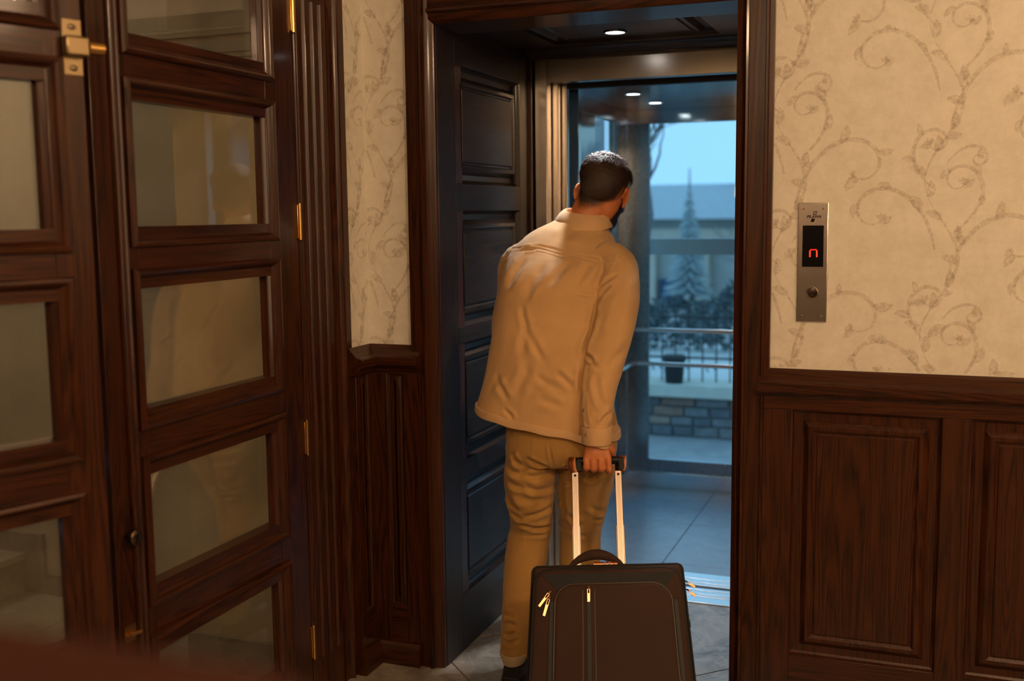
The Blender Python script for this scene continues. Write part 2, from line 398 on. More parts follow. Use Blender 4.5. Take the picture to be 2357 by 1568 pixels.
# printed scrolls of the wallpaper: flat print cut as thin film
def scroll_print(fn, U0, U1, V0, V1, seed):
    m_ = MB(); r_ = random.Random(seed)
    def ribbon(pts, ws):
        n_ = len(pts)
        L = []
        for i in range(n_):
            a, b = pts[max(i-1, 0)], pts[min(i+1, n_-1)]
            dx, dy = b[0]-a[0], b[1]-a[1]; q = math.hypot(dx, dy) or 1
            L.append(((pts[i][0]-dy/q*ws[i], pts[i][1]+dx/q*ws[i]), (pts[i][0]+dy/q*ws[i], pts[i][1]-dx/q*ws[i])))
        for i in range(n_-1):
            P = [L[i][0], L[i][1], L[i+1][1], L[i+1][0]]
            if all(U0 < u < U1 and V0 < v < V1 for u, v in P):
                m_.add([fn(u, v) for u, v in P], [(0, 1, 2, 3)])
    def leaf(x, y, th, s):
        pts = []; ws = []
        for i in range(9):
            t = i/8; pts.append((x+math.cos(th+.5*t)*s*t, y+math.sin(th+.5*t)*s*t)); ws.append(s*.26*math.sin(math.pi*min(1, t*.92+.06))**.8)
        ribbon(pts, ws)
    def branch(x, y, th, k0, k1, Lg, w, leaves):
        pts = [(x, y)]; ws = []; N = 46; ds = Lg/N
        for i in range(N):
            s = i/N; th += (k0+k1*s*s)*ds; x += math.cos(th)*ds; y += math.sin(th)*ds; pts.append((x, y))
            if leaves and i > 7 and i % 11 == 0:
                sg = -1 if (k0+k1) > 0 else 1
                leaf(x, y, th+sg*r_.uniform(.3, .6), r_.uniform(.03, .055))
        for i in range(N+1): s = i/N; ws.append(w*1.25*(.25+.6*math.sin(math.pi*min(1, s*.9+.08))))
        ribbon(pts, ws)
        for q in (-.7, 0, .7): leaf(x, y, th+q+(1 if k0 > 0 else -1)*.5, .02)
    W_, H_ = .40, .42
    for ci in range(-1, int((U1-U0)/W_)+2):
        for ri in range(-2, int((V1-V0)/H_)+2):
            ox = U0+ci*W_+.05; oy = V0+ri*H_+(H_*.5 if ci % 2 else 0)
            sg = 1 if ri % 2 else -1
            # rising stem and its curls
            pts = []; ws = []
            for i in range(24):
                t = i/23; pts.append((ox+.045*math.sin(t*math.pi*2), oy+t*H_)); ws.append(.003+.002*math.sin(t*7))
            ribbon(pts, ws)
            branch(ox+.015, oy+.03, math.pi/2-.15, -2.5, -26, .46, .0062, True)
            branch(ox-.015, oy+.13, math.pi/2+.15, 3.0, 30, .42, .0058, True)
            branch(ox+.035, oy+.18, math.pi/2-.95, 5, 44, .34, .0050, True)
            branch(ox-.030, oy+.30, math.pi/2+.85, -6, -50, .30, .0050, True)
            branch(ox+.01, oy+.36, math.pi/2-.5, -9, -80, .20, .0042, False)
            for q in range(7):
                t = (q+.5)/7; leaf(ox+.045*math.sin(t*math.pi*2), oy+t*H_, math.pi/2+(.6 if q % 2 else -.6), .046)
    return m_
o = build('scroll_print', scroll_print(lambda u, v: (u, YW-.0006, v), -.41, 1.25, 1.05, 2.85, 3), SCROLL, wr, fixn=False); o['kind'] = 'stuff'; o['label'] = 'tan printed vine scrolls'
o = build('scroll_print', scroll_print(lambda u, v: (u, YW-.0006, v), -1.70, -1.53, 1.07, 2.85, 5), SCROLL, wl_, fixn=False); o['kind'] = 'stuff'; o['label'] = 'tan printed vine scrolls'
o = build('scroll_print', scroll_print(lambda u, v: (-1.6994, u, v), 3.0, 3.13, 1.07, 2.85, 6), SCROLL, wl_, fixn=False); o['kind'] = 'stuff'; o['label'] = 'tan printed vine scrolls'

# ---- casing round the lift opening
cas = empty('door_1', (-.97, YW, 0), 'dark oak casing framing the lift opening', 'door frame', kind='structure')
def casing_prof(x_in, sgn):      # from the opening outwards, sgn=+1 right, -1 left
    P = [(0, .2), (0, -.012), (.016, -.018), (.019, -.012), (.024, -.022), (.028, -.028), (.034, -.026), (.036, -.020), (.080, -.020), (.083, -.030), (.089, -.030), (.092, -.022), (.104, -.020), (.104, .0), (.02, .0), (.02, .2)]
    return [(x_in+sgn*a, YW+b) for a, b in P]
build('casing_post', MB().prism(casing_prof(-.508, 1), Z, 0, 2.20), OAK['Z'], cas, smooth=30)
PL = [(0, .2), (0, -.006), (.008, -.012), (.030, -.017), (.036, -.030), (.043, -.030), (.047, -.022), (.095, -.018), (.095, 0), (.02, 0), (.02, .2)]
build('casing_post', MB().prism([(-1.445-a, YW+b) for a, b in PL], Z, 0, 2.20), OAK['Z'], cas, smooth=30)
build('casing_head', MB().prism([(2.085+a, YW+b) for a, b in PL], lambda p, q, t: (t, q, p), -1.46, -.49), OAK['X'], cas, smooth=30)

# ---- wainscot, right
def frame_panel(parent, fn, rect, W, rec=.012, rise=.010, name='raised_panel', bw=.030):
    """raised-and-fielded panel: sunk bed, bevelled edge, flat field with a fine step"""
    mb = MB().nested(fn, rect, [(0, 0), (.004, -rec*.7), (.010, -rec), (bw, -rec), (bw+.010, -rec+rise*.75), (bw+.016, -rec+rise*1.1), (bw+.026, -rec+rise*1.1), (bw+.034, -rec+rise*.6), (bw+.037, -rec+rise*.6), (bw+.040, -rec+rise*.85)])
    return build(name, mb, W['Z'] if name == 'raised_panel' else W, parent, smooth=28)
def face_y(Y): return lambda u, v, h: (u, Y-h, v)
ws_ = empty('trim_1', (.6, 3.1, 0), 'dark oak wainscot of tall raised panels right of the lift opening', 'wainscot', kind='structure')
YF = 3.11
xs = [-.428, -.336, .061, .137, .534, .61, 1.007, 1.083, 1.48, 1.556, 1.953, 2.03, 2.6]
zt, zb = .935, .21
for i in range(0, len(xs)-1, 2):
    build('stile', bx(xs[i], xs[i+1], YF, YW, .0, zt+.0), OAK['Z'], ws_, bevel=.0015)
    if i+2 < len(xs):
        build('bottom_rail', bx(xs[i+1], xs[i+2], YF, YW, 0, zb), OAK['X'], ws_, bevel=.0015)
        frame_panel(ws_, face_y(YF), (xs[i+1], xs[i+2], zb, zt), OAK, rec=.014, rise=.012)
build('top_rail', bx(-.428, 2.6, YF-.003, YW, zt, .99), OAK['X'], ws_, bevel=.0015)
CP = [(0, 1.051), (-.004, 1.051), (-.010, 1.040), (-.022, 1.028), (-.030, 1.020), (-.044, 1.017), (-.048, 1.012), (-.048, .990), (-.044, .985), (-.040, .981), (-.026, .978), (-.020, .962), (0, .962)]
build('cap_moulding', MB().prism([(YW+a, b) for a, b in CP], lambda p, q, t: (t, p, q), -.434, 2.6), OAK['X'], ws_, smooth=30)

# ---- wainscot, left corner
wsl = empty('trim_2', (-1.6, 3.08, 0), 'dark oak wainscot wrapping the narrow corner left of the lift opening', 'wainscot', kind='structure')
YL = 3.112; XL = -1.683
for a, b in ((-1.70, -1.632), (-1.573, -1.527)): build('stile', bx(a, b, YL, YW, 0, .985), OAK['Z'], wsl, bevel=.0015)
build('bottom_rail', bx(-1.632, -1.573, YL, YW, 0, .2), OAK['X'], wsl)
frame_panel(wsl, face_y(YL), (-1.632, -1.573, .2, .985), OAK, rec=.008, rise=.006, bw=.006)
build('top_rail', bx(-1.70, -1.527, YL, YW, .985, 1.04), OAK['X'], wsl)
for a, b in ((3.0, 3.028), (3.078, 3.113)): build('stile', bx(-1.70, XL, a, b, 0, .985), OAK['Z'], wsl, bevel=.0015)
build('bottom_rail', bx(-1.70, XL, 3.028, 3.078, 0, .2), OAK['Y'], wsl)
frame_panel(wsl, lambda u, v, h: (XL+h, u, v), (3.028, 3.078, .2, .985), OAK, rec=.008, rise=.005, bw=.006)
build('top_rail', bx(-1.70, XL, 3.0, 3.113, .985, 1.04), OAK['Y'], wsl)
CL = [(a, b+.028) for a, b in CP]
build('cap_moulding', MB().prism([(YW+a, b) for a, b in CL], lambda p, q, t: (t, p, q), -1.70, -1.508), OAK['X'], wsl, smooth=30)
build('cap_moulding', MB().prism([(-1.70-a, b) for a, b in CL], lambda p, q, t: (p, t, q), 2.985, 3.118), OAK['Y'], wsl, smooth=30)
BP = [(0, 0), (-.040, 0), (-.040, .052), (-.036, .060), (-.030, .066), (-.026, .075), (0, .075)]
build('skirting', MB().prism([(YW+a, b) for a, b in BP], lambda p, q, t: (t, p, q), -1.70, -1.525), OAK['X'], wsl, smooth=30)
build('skirting', MB().prism([(-1.70-a, b) for a, b in BP], lambda p, q, t: (p, t, q), 2.975, 3.10), OAK['Y'], wsl, smooth=30)

# ---- fluted post beside the glazed doors (sits in the plane x=-1.70)
pil = empty('trim_3', (-1.71, 2.87, 0), 'fluted dark oak pilaster between the glazed doors and the corner', 'pilaster', kind='structure')
def post_prof(fl_):
    P = [(2.722, -1.78), (2.722, -1.702), (2.725, -1.697), (2.731, -1.697), (2.734, -1.701), (2.737, -1.697), (2.744, -1.697), (2.748, -1.703), (2.752, -1.701)]
    if fl_:
        for c in (2.777, 2.822, 2.867):
            for k in range(9):
                t = k/8; P.append((c-.012+.024*t, -1.700-.009*math.sin(math.pi*t)))
    P += [(2.903, -1.700), (2.906, -1.712), (2.917, -1.712), (2.919, -1.704), (2.942, -1.702), (2.947, -1.698), (2.951, -1.690), (2.957, -1.688), (2.962, -1.692), (2.965, -1.699), (3.008, -1.699), (3.013, -1.703), (3.013, -1.78)]
    return P
build('fluted_shaft', MB().prism(post_prof(True), lambda p, q, t: (q, p, t), .14, 2.122), OAK['Z'], pil, smooth=35)
build('plain_block', MB().prism(post_prof(False), lambda p, q, t: (q, p, t), 2.122, 2.9), OAK['Z'], pil, smooth=35)
build('plinth', MB().prism(post_prof(False), lambda p, q, t: (q, p, t), 0, .14), OAK['Z'], pil, smooth=35)
fe = MB()
for c in (2.777, 2.822, 2.867): fe.ell((-1.7005, c, 2.122), (.004, .0125, .012))

# wall over and beside the glazed doors
S_('wall_over_doors', bx(-1.78, -1.70, -2.2, 2.722, 2.36, 2.9), OAK['Y'], 'dark oak panelling above the glazed doors')
S_('wall_beside_doors', bx(-1.86, -1.70, -2.2, .98, 0, 2.36), PAPER, 'wallpapered wall nearer the camera than the glazed doors')

# ---- glazed doors
PZ = [(.17, .469), (.612, .906), (1.040, 1.347), (1.467, 1.780), (1.904, 2.215)]
def glazed_leaf(name, loc, rz, label, ls, rs, zoff=0):
    D = empty(name, loc, label, 'door', rz=rz, kind='structure')
    gw, bw = .515, .045; Wt = ls+bw+gw+bw+rs; u0 = ls+bw; u1 = u0+gw; M = WMc[D.name]
    def A(mb): mb.v = [tuple(M @ Vector(p)) for p in mb.v]; return mb
    def lb(*a): return A(MB().box(*a))
    W = {'H': DOORW['X'], 'V': DOORW['Z']}
    build('stile', lb(0, u0-.012, 0, .042, .015, 2.34), W['V'], D, bevel=.002)
    build('stile', lb(u1+.012, Wt, 0, .042, .015, 2.34), W['V'], D, bevel=.002)
    zr = [.015]+[z for q in PZ for z in q]+[2.34]
    for i in range(0, len(zr), 2): build('rail', lb(u0-.012, u1+.012, .001, .041, zr[i]-(.012 if i else 0), zr[i+1]+(.012 if i+2 < len(zr) else 0)), W['H'], D)
    prof = [(0, 0), (.0, .008), (.004, .013), (.012, .015), (.018, .012), (.021, .006), (.034, -.004), (.040, -.010), (.045, -.012), (.047, -.030)]
    for (a, b) in PZ:
        vb = .036; rect = (u0-bw, u1+bw, a-vb, b+vb)
        for side in range(4):
            pr_ = [(i_*(vb/bw) if side in (0, 2) else i_, h) for i_, h in prof]
            # keep mitres: use separate scale for u and v
            mb = MB(); L = []
            for i_, h in prof:
                iu, iv = i_, i_*vb/bw; L.append([(rect[0]+iu, -h, rect[2]+iv), (rect[1]-iu, -h, rect[2]+iv), (rect[1]-iu, -h, rect[3]-iv), (rect[0]+iu, -h, rect[3]-iv)])
            v = [p for q in L for p in q]; k, k2 = side, (side+1) % 4
            f = [(i*4+k, i*4+k2, (i+1)*4+k2, (i+1)*4+k) for i in range(len(L)-1)]
            f += [tuple(i*4+k for i in range(len(L)))[::-1], tuple(i*4+k2 for i in range(len(L)))]
            mb.add(v, f); build('glazing_bead', A(mb), W['H'] if side in (0, 2) else W['V'], D, smooth=30)
        for q in ((u0-.0, u1, .022, .042, a-.0, a+.006), (u0, u1, .022, .042, b-.006, b)): pass
        build('glass_pane', A(MB().box(u0-.006, u1+.006, .028, .032, a-.006, b+.006)), GLASS_D, D)
    return D, A, W, Wt
D1, A1, W1, Wt1 = glazed_leaf('door_2', (-1.70, 1.90, 0), math.pi/2, 'closed glazed oak door leaf hinged to the fluted post, warm reflections in its panes', .10, .11)
as_ = MB().prism([(.055+a, b) for a, b in [(0, .002), (0, -.006), (.004, -.011), (.011, -.014), (.018, -.012), (.022, -.008), (.027, -.011), (.033, -.009), (.036, -.003), (.036, .002)]], Z, .02, 2.335)
build('astragal', A1(as_), W1['V'], D1, smooth=40)
for z in (2.07, 1.483, .845, .213):
    h = MB(); h.tube([(Wt1+.002, -.006, z-.053), (Wt1+.002, -.006, z+.053)], .0055, 12)
    h.box(Wt1-.004, Wt1+.001, -.003, .012, z-.048, z+.048)
    build('hinge', A1(h), BRASS, D1, smooth=40, bevel=.0006)['label'] = 'polished brass hinge'
kb = MB(); c = Vector((.038, 0, .77)); kb.tube([c, c+Vector((0, -.012, 0)), c+Vector((0, -.020, 0)), c+Vector((0, -.030, 0)), c+Vector((0, -.034, 0))], [.007, .007, .018, .019, .014], 24)
build('knob', A1(kb), simple('aged_bronze', (.12, .085, .05), .25, 1), D1, smooth=50)['label'] = 'round bronze knob'
bl = MB().box(.012, .05, -.004, 0, .52, .56).tube([(.02, -.010, .54), (.06, -.010, .535)], .005, 10)
build('bolt', A1(bl), BRASS, D1, smooth=40)['label'] = 'small brass bolt'
d2v = Vector((.335, .942, 0)).normalized(); rz2 = math.atan2(d2v.y, d2v.x)
# the second leaf folds towards the hall; its pane edge stands at G
G = Vector((-1.645, 1.672, 0)); nrm = Vector((d2v.y, -d2v.x, 0)); Wl = .10+.045+.515
D2, A2, W2, Wt2 = glazed_leaf('door_3', tuple(G+nrm*.020-d2v*(Wl-.012)), rz2, 'glazed oak door leaf swung ajar at the left edge with a roller catch', .10, .048)
la = MB(); u = Wt2-.022
la.box(u-.020, u+.020, -.003, 0, 1.783, 1.892)
build('catch_plate', A2(la), NICKEL, D2, bevel=.0008)['label'] = 'worn nickel catch plate'
lb_ = MB().box(u-.024, u+.026, -.026, -.003, 1.818, 1.858)
build('catch_body', A2(lb_), NICKEL, D2, bevel=.005)['label'] = 'worn nickel catch body'
lr = MB().tube([(u+.026, -.014, 1.838), (u+.058, -.014, 1.838)], .013, 16)
build('catch_roller', A2(lr), BRASS, D2, smooth=40)['label'] = 'brass roller'
for z in (1.797, 1.877):
    sc_ = MB().ell((u, -.003, z), (.009, .004, .006)); build('screw', A2(sc_), simple('dark_screw', (.25, .2, .13), .3, 1), D2, smooth=60)

# ---- stair hall behind the glazed doors
S_('wall_hall_far', bx(-4.7, -2.24, 3.25, 3.4, 0, 2.9), PLASTER, 'plastered stair hall wall seen dimly through the glazed doors')
S_('wall_hall_near', bx(-2.24, -1.78, 2.86, 3.4, 0, 2.9), PLASTER, 'plastered wall return behind the closed glazed leaf')
S_('wall_hall_west', bx(-4.85, -4.7, -2.3, 3.4, 0, 2.9), PLASTER, 'plastered end wall of the stair hall')
tm = empty('trim_4', (-2.0, 2.85, 1.98), 'stepped plaster cornice band behind the top door pane', 'trim', kind='structure')
for z0, z1, d in ((1.985, 2.0, .012), (2.0, 2.05, .02), (2.05, 2.075, .035)): build('moulding', bx(-2.24-d, -1.78, 2.86-d, 2.862, z0, z1), PLASTER, tm)
sk = empty('baseboard_hall', (-2.6, 3.2, 0), 'low stone skirting round the stair hall', 'skirting', kind='structure')
build('skirting_slab', bx(-2.26, -1.78, 2.842, 2.86, 0, .125), STEPST, sk, bevel=.002)
build('skirting_slab', bx(-2.26, -2.24, 2.86, 3.232, 0, .125), STEPST, sk, bevel=.002)
build('skirting_slab', bx(-3.26, -2.26, 3.232, 3.25, 0, .085), STEPST, sk, bevel=.002)
build('skirting_slab', bx(-3.60, -3.26, 3.232, 3.25, 0, .245), STEPST, sk, bevel=.002)
st = empty('staircase', (-3.7, 2.4, 0), 'stone staircase rising to the left behind the ajar glazed door', 'stairs')
for i in range(5):
    x1 = -3.34-i*.28; z0 = i*.165
    build('riser', bx(-4.695, x1-.012, 1.9, 3.23, z0, z0+.140), STEPST, st, bevel=.002)
    build('tread', bx(-4.695, x1, 1.88, 3.23, z0+.140, z0+.165), STEPTOP, st, bevel=.003)

# ================================================================== LIFT PASSAGE
pg_ = empty('wall_passage_left', (-1.46, 3.57, 0), 'dark oak panelled left side of the lift passage with four raised panels', 'wall', kind='structure')
XP = -1.443
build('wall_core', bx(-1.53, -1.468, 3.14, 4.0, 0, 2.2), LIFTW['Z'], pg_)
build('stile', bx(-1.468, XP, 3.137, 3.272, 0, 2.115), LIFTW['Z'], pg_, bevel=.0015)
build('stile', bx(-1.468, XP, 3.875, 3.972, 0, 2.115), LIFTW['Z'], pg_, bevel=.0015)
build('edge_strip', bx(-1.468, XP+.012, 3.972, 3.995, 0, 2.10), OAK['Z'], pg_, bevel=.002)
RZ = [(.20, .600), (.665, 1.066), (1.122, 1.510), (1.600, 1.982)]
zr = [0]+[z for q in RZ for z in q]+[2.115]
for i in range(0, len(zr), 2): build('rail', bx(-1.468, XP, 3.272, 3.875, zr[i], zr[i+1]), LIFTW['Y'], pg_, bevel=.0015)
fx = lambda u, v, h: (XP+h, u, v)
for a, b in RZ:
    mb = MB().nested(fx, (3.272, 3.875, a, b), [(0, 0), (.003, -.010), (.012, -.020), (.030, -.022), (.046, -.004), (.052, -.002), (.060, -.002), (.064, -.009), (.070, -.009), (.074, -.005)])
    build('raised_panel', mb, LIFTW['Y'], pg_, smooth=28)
pr_ = empty('wall_passage_right', (-.49, 3.57, 0), 'dark oak panelled right side of the lift passage, hidden by the casing', 'wall', kind='structure')
build('wall_core', bx(-.49, -.42, 3.14, 4.0, 0, 2.2), LIFTW['Z'], pr_)
for a, b in RZ: build('raised_panel', MB().nested(lambda u, v, h: (-.492-h, u, v), (3.272, 3.875, a, b), [(0, 0), (.003, -.001), (.030, -.001), (.046, .008), (.064, .008), (.074, .005)]), LIFTW['Y'], pr_, smooth=28)
pc = empty('ceiling_passage', (-.97, 3.57, 2.115), 'dark oak passage ceiling with a raised square panel', 'ceiling', kind='structure')
ZC = 2.115; fz_ = lambda u, v, h: (u, v, ZC-h)
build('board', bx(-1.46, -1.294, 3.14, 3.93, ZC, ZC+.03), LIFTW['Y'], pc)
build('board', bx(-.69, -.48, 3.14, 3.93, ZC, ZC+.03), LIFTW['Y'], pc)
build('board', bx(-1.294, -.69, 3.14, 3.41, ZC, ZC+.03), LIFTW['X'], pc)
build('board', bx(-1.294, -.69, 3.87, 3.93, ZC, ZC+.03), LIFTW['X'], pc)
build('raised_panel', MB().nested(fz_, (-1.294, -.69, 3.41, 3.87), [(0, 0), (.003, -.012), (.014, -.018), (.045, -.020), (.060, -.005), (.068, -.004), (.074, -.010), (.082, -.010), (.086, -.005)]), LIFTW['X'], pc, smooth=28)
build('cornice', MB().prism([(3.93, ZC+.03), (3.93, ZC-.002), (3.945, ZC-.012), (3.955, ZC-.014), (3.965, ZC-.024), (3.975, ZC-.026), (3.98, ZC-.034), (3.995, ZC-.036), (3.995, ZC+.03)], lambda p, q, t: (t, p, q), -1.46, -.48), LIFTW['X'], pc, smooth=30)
def downlight(loc, r, m, label, power, col, deg=125):
    d = empty('downlight', loc, label, 'ceiling light', group=None)
    x, y, z = loc; rim = MB(); rings = []
    for rr, zz in ((r*1.25, 0), (r*1.2, -.004), (r*1.02, -.004), (r, .002)): rings.append([(x+rr*math.cos(a), y+rr*math.sin(a), z+zz) for a in [2*math.pi*k/32 for k in range(32)]])
    rim.loft(rings, cap=False); build('rim', rim, simple('rim_steel', (.3, .3, .3), .3, 1), d, smooth=40)
    build('lamp_disc', MB().add([(x+r*math.cos(a), y+r*math.sin(a), z-.0015) for a in [2*math.pi*k/32 for k in range(32)]], [tuple(range(32))[::-1]]), m, d, fixn=False)
    l_ = light('downlight_beam', 'SPOT', (x, y, z-.012), power, col, target=(x, y, 0), spot_size=math.radians(deg), spot_blend=.7, shadow_soft_size=r)
    return d
downlight((-1.022, 3.70, ZC+.004), .033, LEDW, 'round downlight in the panelled passage ceiling above the man', 85, (.93, .93, .95), 80)
downlight((-.63, 3.265, ZC+.0), .033, LEDW, 'added downlight in the passage ceiling, hidden behind the casing head', 50, (.93, .93, .95), 80)  # added hidden fitting, brightens the right shoulder from above

# ================================================================== LIFT
ent = empty('lift_entrance', (-.93, 4.06, 0), 'brushed steel lift doorway with its sliding panels open, behind the man', 'lift door')
build('jamb', bx(-1.425, -1.377, 4.0, 4.05, 0, 2.10), STEEL_V, ent, bevel=.002)
build('jamb', bx(-.50, -.44, 4.0, 4.05, 0, 2.10), STEEL_V, ent, bevel=.002)
build('header', bx(-1.377, -.50, 4.0, 4.05, 1.997, 2.10), STEEL_H, ent, bevel=.002)
build('sliding_panel', bx(-1.46, -1.352, 4.065, 4.09, .012, 2.02), STEEL_V, ent, bevel=.002)
build('sliding_panel', bx(-1.48, -1.328, 4.105, 4.13, .012, 2.02), STEEL_V, ent, bevel=.002)
build('door_gear_cover', bx(-1.48, -.44, 4.135, 4.17, 1.985, 2.10), simple('gear_black', (.01, .01, .01), .5), ent)
GEAR = simple('shaft_black', (.01, .01, .01), .6)
build('shaft_filler', bx(-1.60, -.30, 3.996, 4.17, 2.10, 2.22), GEAR, ent)
build('shaft_filler', bx(-1.60, -1.481, 3.996, 4.17, 0, 2.10), GEAR, ent)
build('shaft_filler', bx(-.435, -.30, 3.996, 4.17, 0, 2.10), GEAR, ent)
sill = empty('door_sill', (-.93, 4.08, 0), 'grooved aluminium landing sill at the lift threshold', 'sill')
for a, b in ((3.99, 4.052), (4.058, 4.078), (4.084, 4.124), (4.130, 4.152)): build('ridge', bx(-1.45, -.45, a, b, -.01, .004), ALU, sill, bevel=.0012)
build('base', bx(-1.45, -.45, 3.99, 4.152, -.03, -.006), BLACKP, sill)

car = empty('lift_car', (-.83, 5.0, 0), 'glass-backed lift car with dark tiled floor and steel handrails', 'lift')
XR = -.12; XL_ = -1.50; YB = 5.67; ZT = 2.035
for a, b in ((4.183, 4.208), (4.214, 4.254), (4.260, 4.325)): build('sill_ridge', bx(-1.45, -.45, a, b, -.01, .004), ALU, car, bevel=.0012)
build('floor_pan', bx(XL_-.03, XR+.03, 4.18, YB+.03, -.08, -.010), STEEL_D, car)
ys = [4.328, 4.43, 5.03, YB-.004]; xq = [XL_, -1.01, -.41, XR]
for i in range(3):
    for j in range(3): build('floor_tile', bx(xq[i]+.0015, xq[i+1]-.0015, ys[j]+.0015, ys[j+1]-.0015, -.010, 0), CABTILE, car, bevel=.001)
build('front_return', bx(XL_, -1.318, 4.22, 4.26, 0, ZT), STEEL_B, car, bevel=.002)
build('front_return', bx(-.46, XR, 4.22, 4.26, 0, ZT), STEEL_B, car, bevel=.002)
build('front_header', bx(-1.318, -.46, 4.22, 4.26, 2.0, ZT+.05), STEEL_D, car)
build('ceiling_panel', bx(XL_-.03, XR+.03, 4.18, YB+.03, ZT, ZT+.05), simple('cabin_ceiling_gloss', (.10, .12, .13), .16, .6), car)
# back wall
build('corner_post', bx(XL_, -1.380, YB, YB+.03, .085, 1.965), STEEL_D, car, bevel=.001)
build('corner_post', bx(-.60, XR, YB, YB+.03, .085, 1.965), STEEL_D, car, bevel=.001)
build('top_band', bx(XL_, XR, YB-.002, YB+.03, 1.962, ZT), STEEL_B, car, bevel=.001)
build('bottom_band', bx(-1.380, -.30, YB, YB+.03, .085, .157), STEEL_D, car, bevel=.001)
build('kick_plate', bx(XL_+.012, XR, YB-.014, YB+.01, .0, .088), STEEL_B, car, bevel=.002)
build('back_glass', bx(-1.380, -.60, YB+.012, YB+.022, .157, 1.962), GLASS_C, car)
# left wall: steel, then a tall window
build('side_panel', bx(XL_-.03, XL_, 4.26, 5.07, 0, 1.962), STEEL_B, car, bevel=.001)
build('side_post', bx(XL_-.03, XL_+.002, 5.42, 5.50, .085, 1.962), STEEL_D, car)
build('side_post', bx(XL_-.03, XL_, 5.50, YB, .0, 1.962), STEEL_B, car)
build('side_glass', bx(XL_-.02, XL_-.012, 5.07, 5.42, .157, 1.962), GLASS_C, car)
build('side_sill_panel', bx(XL_-.03, XL_, 5.07, 5.42, 0, .157), STEEL_D, car)
build('top_band', bx(XL_-.03, XL_+.002, 4.26, YB, 1.962, ZT), STEEL_B, car, bevel=.001)
build('kick_plate', bx(XL_, XL_+.014, 4.26, YB, 0, .088), STEEL_B, car, bevel=.002)
# right wall (hidden): dark steel
build('side_panel', bx(XR, XR+.03, 4.26, 5.62, 0, 1.962), STEEL_D, car)
build('top_band', bx(XR, XR+.03, 4.26, YB, 1.962, ZT), STEEL_B, car)
for z in (.876, .694):
    m_ = MB().box(-1.45, XR+.02, 5.585, 5.60, z-.011, z+.011)
    build('handrail', m_, TUBE, car, bevel=.003)
    build('handrail', MB().box(-1.45, -1.435, 4.45, 5.585, z-.011, z+.011), TUBE, car, bevel=.003)
    for x in (-1.42, -.9, -.36): build('rail_bracket', MB().cyl((x, 5.60, z), (0, 1, 0), .008, .07), TUBE, car, smooth=40)
for q in (4.6, 5.2): build('rail_bracket', MB().cyl((-1.45, q, .876), (-1, 0, 0), .008, .05), TUBE, car, smooth=40)
downlight((-1.262, 4.876, ZT), .032, LED, 'left of the two round downlights in the lift car ceiling', 5, (.8, .95, 1))
downlight((-1.262, 5.31, ZT), .032, LED, 'right of the two round downlights in the lift car ceiling', 5, (.8, .95, 1))

# ---- call panel
cpn = empty('call_panel', (-.292, YW-.002, 1.185), 'slim brushed steel lift call panel on the wallpaper with a red digit', 'lift panel')
px0, px1, pz0, pz1 = -.334, -.2505, 1.186, 1.521; yp = YW-.006
build('face_plate', bx(px0, px1, yp, YW, pz0, pz1), steel('panel_steel', (.84, .78, .72), .2, (.03, 1, 1)), cpn, bevel=.0025)
def rel(fx_, fz__): return (px0+(px1-px0)*fx_, yp, pz1-(pz1-pz0)*fz__)
for a, b in ((.19, .052), (.81, .052), (.18, .945), (.82, .945)):
    x, y, z = rel(a, b); build('screw', MB().ell((x, y, z), (.0027, .0018, .0027)), simple('screw_steel', (.35, .2, .12), .3, 1), cpn, smooth=60)
a, b = rel(.165, .19), rel(.855, .535)
build('display', bx(a[0], b[0], yp-.0012, yp+.002, b[2], a[2]), SCREENB, cpn, bevel=.0008)
# red dot-matrix character
cx, y, cz = rel(.53, .43); cz = rel(.5, .425)[2]
dg = MB(); dc = MB()
for (i, j) in [(-1.5, r) for r in range(5)]+[(1.5, r) for r in range(5)]: dg.ell((cx+i*.0062, yp-.0018, cz-(j-2)*.0038), (.0025, .0008, .0022), seg=10, rings=6)
for i in (-.75, 0, .75): dg.ell((cx+i*.0078, yp-.0018, cz+.0112), (.0034, .0008, .0020), seg=10, rings=6)
for i in (-1.5, 1.5):
    for r in range(5): dc.ell((cx+i*.0062, yp-.0027, cz-(r-2)*.0038), (.001, .0005, .001), seg=8, rings=5)
build('led_character', dg, REDLED, cpn, smooth=60)['label'] = 'glowing red dotted arch-shaped character'
build('led_core', dc, REDHOT, cpn, smooth=60)
x, y, z = rel(.52, .752)
build('button_ring', MB().loft([[(x+r_*math.cos(t), yp-d, z+r_*math.sin(t)) for t in [2*math.pi*k/36 for k in range(36)]] for r_, d in ((.0165, -.001), (.0165, .0025), (.0150, .0035), (.0135, .0025), (.0130, .0))], cap=False), NICKEL, cpn, smooth=50)
build('button_cap', MB().loft([[(x+r_*math.cos(t), yp-d, z+r_*math.sin(t)) for t in [2*math.pi*k/36 for k in range(36)]] for r_, d in ((.0128, -.001), (.0126, .0018), (.010, .0024), (.001, .0026))]), simple('button_dark', (.05, .04, .035), .25, .8), cpn, smooth=50)
ar = MB().tube([(x-.004, yp-.003, z+.003), (x, yp-.003, z+.006), (x+.004, yp-.003, z+.003)], .0006, 6)
build('button_arrow', ar, simple('arrow_red', (.45, .06, .03), .4), cpn)
ap = MB().tube([(x-.003, yp-.003, z-.007), (x-.003, yp-.003, z-.0045), (x, yp-.003, z-.0025), (x+.003, yp-.003, z-.0045), (x+.003, yp-.003, z-.007), (x-.003, yp-.003, z-.007)], .0004, 6)
build('button_symbol', ap, NICKEL, cpn)
INK = simple('engraved_ink', (.015, .006, .004), .9, Specular_IOR_Level=.1)
